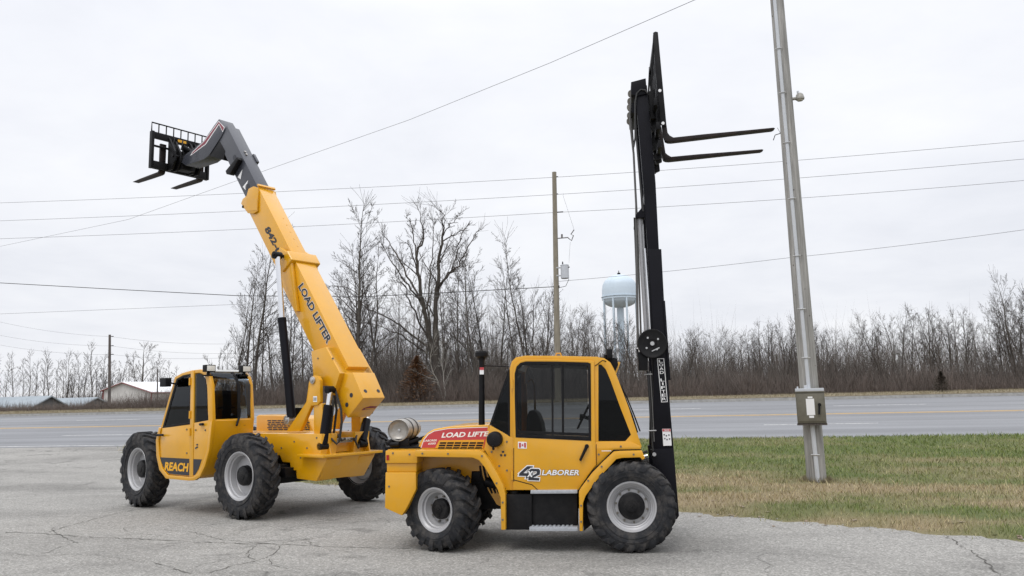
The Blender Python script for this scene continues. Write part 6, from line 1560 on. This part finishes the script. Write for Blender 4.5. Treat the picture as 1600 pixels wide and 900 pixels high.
for k in range(8):
    a = 2*PI*k/8 + .25; mb = MB(); mb.tube([(Rw*1.02*math.cos(a), Rw*1.02*math.sin(a), -.5), (Rw*.97*math.cos(a), Rw*.97*math.sin(a), zb_+.3)], .30, 10); build('leg', mb, TWR, wt)
mb = MB(); mb.lathe([(Rw*1.0, zb_+.9), (Rw*1.05, zb_+.9), (Rw*1.05, zb_+.7), (Rw*1.0, zb_+.7)], 48, Mx); build('balcony', mb, TWR, wt)
mb = MB(); mb.tube([(0, 0, zt_-.1), (0, 0, zt_+.5)], .5, 10); mb.tube([(0, 0, zt_+.5), (0, 0, zt_+1.2)], .12, 6); build('roof_vent', mb, BLKM, wt)
# barn
BW = mat('barn_cladding', (.62, .61, .59), .7, var=.12, scale=1.2, col2=(.50, .49, .47)); BRF = mat('barn_roof', (.78, .79, .80), .5, var=.04); BTR = mat('red_trim', (.22, .06, .06), .6)
bn = 92.0
def bpt(px, py, n): p = pp(px, py, n); return p
x, y = site(192, bn); bz = 1.4; B0 = Vector((x, y, bz)); br_ = thing('barn', 'white metal barn with red trim at the left', 'barn', B0)
pk = bpt(191, 598, bn) - B0; ev = bpt(228, 612.5, bn-2) - B0
hw_ = 3.1; hp_ = pk.z; he_ = ev.z; bl = 22
ax = Vector((math.cos(math.radians(28)), math.sin(math.radians(28)), 0)); wd_ = Vector((ax.y, -ax.x, 0))   # ridge direction, gable width direction
wdv = Vector((.96, -.28, 0)).normalized(); axv = Vector((.55, .83, 0)).normalized()
def bq(a, w, z): v = wdv*w + axv*a; return (v.x, v.y, z)
hwL, hwR = 2.9, 2.9
hwR = ev.x/ (wdv.x) if ev.x > 1 else 2.9; hwL = hwR*.72; heL = hp_ - (hp_-he_)*.72
mb = MB(); mb.add([bq(0, -hwL, -1), bq(0, hwR, -1), bq(0, hwR, he_), bq(0, 0, hp_), bq(0, -hwL, heL), bq(bl, -hwL, -1), bq(bl, hwR, -1), bq(bl, hwR, he_), bq(bl, 0, hp_), bq(bl, -hwL, heL)], [(0, 1, 2, 3, 4), (5, 9, 8, 7, 6), (0, 4, 9, 5), (1, 6, 7, 2)]); build('wall', mb, BW, br_, smooth=False)
mb = MB(); t = .12
for sg, hw2 in ((1, hwR), (-1, hwL)):
    e = hw2*1.06; ze_ = hp_ - (hp_-(he_ if sg > 0 else heL))*1.06
    mb.add([bq(-.25, 0, hp_+.03), bq(-.25, sg*e, ze_+.03), bq(bl+.25, sg*e, ze_+.03), bq(bl+.25, 0, hp_+.03), bq(-.25, 0, hp_+t), bq(-.25, sg*e, ze_+t), bq(bl+.25, sg*e, ze_+t), bq(bl+.25, 0, hp_+t)], [(0, 1, 2, 3), (4, 5, 6, 7), (0, 1, 5, 4), (1, 2, 6, 5), (2, 3, 7, 6)])
rf_ = build('roof', mb, BRF, br_, smooth=False)
mb = MB()
for sg, hw2 in ((1, hwR), (-1, hwL)):
    e = hw2*1.07; ze_ = hp_ - (hp_-(he_ if sg > 0 else heL))*1.07; a = Vector(bq(-.30, 0, hp_)); b_ = Vector(bq(-.30, sg*e, ze_)); c = Vector(bq(bl, sg*e, ze_))
    mb.tube([tuple(a), tuple(b_)], .065, 4, loc=False); mb.tube([tuple(b_), tuple(c)], .065, 4, loc=False)
build('red_trim', mb, BTR, rf_, smooth=False)
mb = MB(); mb.tube([bq(-.03, hwR, -1), bq(-.03, hwR, he_)], .09, 4, loc=False); mb.tube([bq(-.03, -hwL, -1), bq(-.03, -hwL, heL)], .09, 4, loc=False); build('corner_trim', mb, BTR, br_, smooth=False)
# low sheds with dark gable ends
SRF = mat('shed_roof', (.26, .30, .33), .5, var=.12, scale=.8); SGB = mat('shed_gable', (.085, .09, .095), .8, var=.25, scale=1.0); SWL = mat('shed_wall', (.20, .26, .32), .7, var=.2)
def shed(px_peak, py_peak, px_f, py_f, px_b, py_b, n, length, label, ridge_back):
    P_ = pp(px_peak, py_peak, n); Fv = pp(px_f, py_f, n-2.2); Bv = pp(px_b, py_b, n+2.2); o = Vector((P_.x, P_.y, 1.3))
    e = thing('shed', label, 'shed', o); ax = Vector((-1, ridge_back, 0)).normalized()*length; zz = Vector((0, 0, 1))
    pk, f, b_ = P_-o, Fv-o, Bv-o; zl = min(f.z, b_.z); f.z = zl; b_.z = zl
    fl, bl_ = Vector((f.x, f.y, -1)), Vector((b_.x, b_.y, -1))
    mb = MB(); mb.add([tuple(q) for q in (fl, bl_, b_, pk, f)] + [tuple(q + ax.normalized()*.1) for q in (fl, bl_, b_, pk, f)], [(0, 1, 2, 3, 4), (9, 8, 7, 6, 5), (0, 4, 9, 5), (1, 6, 7, 2)]); build('gable', mb, SGB, e, smooth=False)
    mb = MB()
    for ee in (f, b_):
        q = [pk, ee + (ee-pk)*.06]; off = -ax.normalized()*.25; vs = [q[0]+off, q[1]+off, q[1]+ax, q[0]+ax]
        mb.add([tuple(v+zz*.04) for v in vs] + [tuple(v+zz*.16) for v in vs], [(0, 1, 2, 3), (4, 5, 6, 7), (0, 1, 5, 4), (1, 2, 6, 5), (2, 3, 7, 6), (3, 0, 4, 7)])
    build('roof', mb, SRF, e, smooth=False)
    mb = MB(); k = ax.normalized()*.12; vs = [fl+k, fl+ax, f+ax, f+k]; mb.add([tuple(v) for v in vs] + [tuple(bl_+k), tuple(bl_+ax), tuple(b_+ax), tuple(b_+k)], [(0, 1, 2, 3), (4, 5, 6, 7), (1, 5, 6, 2)]); build('wall', mb, SWL, e, smooth=False)
shed(78, 621, 44, 640, 108, 638, 64, 16, 'long grey blue shed with dark gable, leftmost of the low sheds', .35)
shed(150, 623, 122, 638, 178, 636, 70, 13, 'low shed with pale roof and dark gable next to the white barn', .30)
shed(8, 624, -30, 640, 30, 640, 70, 14, 'low shed cut off by the left edge of the photo', .35)

# ================================================================== sky, sun, exposure
w = bpy.data.worlds.new('World'); scene.world = w; w.use_nodes = True; nt = w.node_tree; bg = nt.nodes['Background']
class _W: node_tree = nt
EL, AZ = math.radians(60), math.radians(205)      # compass azimuth of the sun behind the overcast, clockwise from +Y
sky = nt.nodes.new('ShaderNodeTexSky'); sky.sky_type = 'NISHITA'; sky.sun_disc = False; sky.sun_elevation = EL; sky.sun_rotation = AZ; sky.air_density = 1; sky.dust_density = 3
tc = nt.nodes.new('ShaderNodeTexCoord'); sp = nt.nodes.new('ShaderNodeSeparateXYZ'); nt.links.new(tc.outputs['Generated'], sp.inputs[0])
def math_(op, a, b=None):
    n = nt.nodes.new('ShaderNodeMath'); n.operation = op
    for i, v in enumerate((a, b)):
        if v is None: continue
        if hasattr(v, 'is_linked'): nt.links.new(v, n.inputs[i])
        else: n.inputs[i].default_value = v
    return n.outputs[0]
zc = math_('ADD', math_('MAXIMUM', sp.outputs['Z'], 0.0), .16)
cb = nt.nodes.new('ShaderNodeCombineXYZ'); nt.links.new(math_('DIVIDE', sp.outputs['X'], zc), cb.inputs[0]); nt.links.new(math_('DIVIDE', sp.outputs['Y'], zc), cb.inputs[1])
cl1 = noise(_W, cb.outputs[0], .55, 6, .55, .3); cl2 = noise(_W, cb.outputs[0], 1.6, 6, .6, .2)
cl = math_('ADD', math_('MULTIPLY', cl1, .65), math_('MULTIPLY', cl2, .35))
SK = 10.0       # the cloud deck's radiance is divided by the Background strength below
ccol = ramp(_W, cl, [(.34, (.79*SK, .81*SK, .87*SK)), (.47, (.885*SK, .90*SK, .95*SK)), (.60, (.97*SK, .98*SK, 1.01*SK))])
hi_ = ramp(_W, math_('MAXIMUM', sp.outputs['Z'], 0.0), [(0.0, .95), (.18, .97), (.45, 1.04), (.72, 1.75), (1.0, 2.1)])
ccol = mix(_W, 1, ccol, hi_, 'MULTIPLY')
out_c = mix(_W, .93, sky.outputs[0], ccol)
nt.links.new(out_c, bg.inputs['Color']); bg.inputs['Strength'].default_value = .1
sd = bpy.data.lights.new('sun', 'SUN'); sd.energy = .8; sd.angle = math.radians(22); sd.color = (1, .97, .92)
so = bpy.data.objects.new('sun', sd); COL.objects.link(so)
sv_ = Vector((math.sin(AZ)*math.cos(EL), math.cos(AZ)*math.cos(EL), math.sin(EL))); so.rotation_euler = (-sv_).to_track_quat('-Z', 'Y').to_euler()
scene.view_settings.view_transform = 'Standard'; scene.view_settings.look = 'None'; scene.view_settings.gamma = 1; scene.view_settings.exposure = .1
scene.view_settings.use_curve_mapping = False
scene.cycles.max_bounces = 8; scene.cycles.transparent_max_bounces = 12; scene.cycles.sample_clamp_indirect = 6
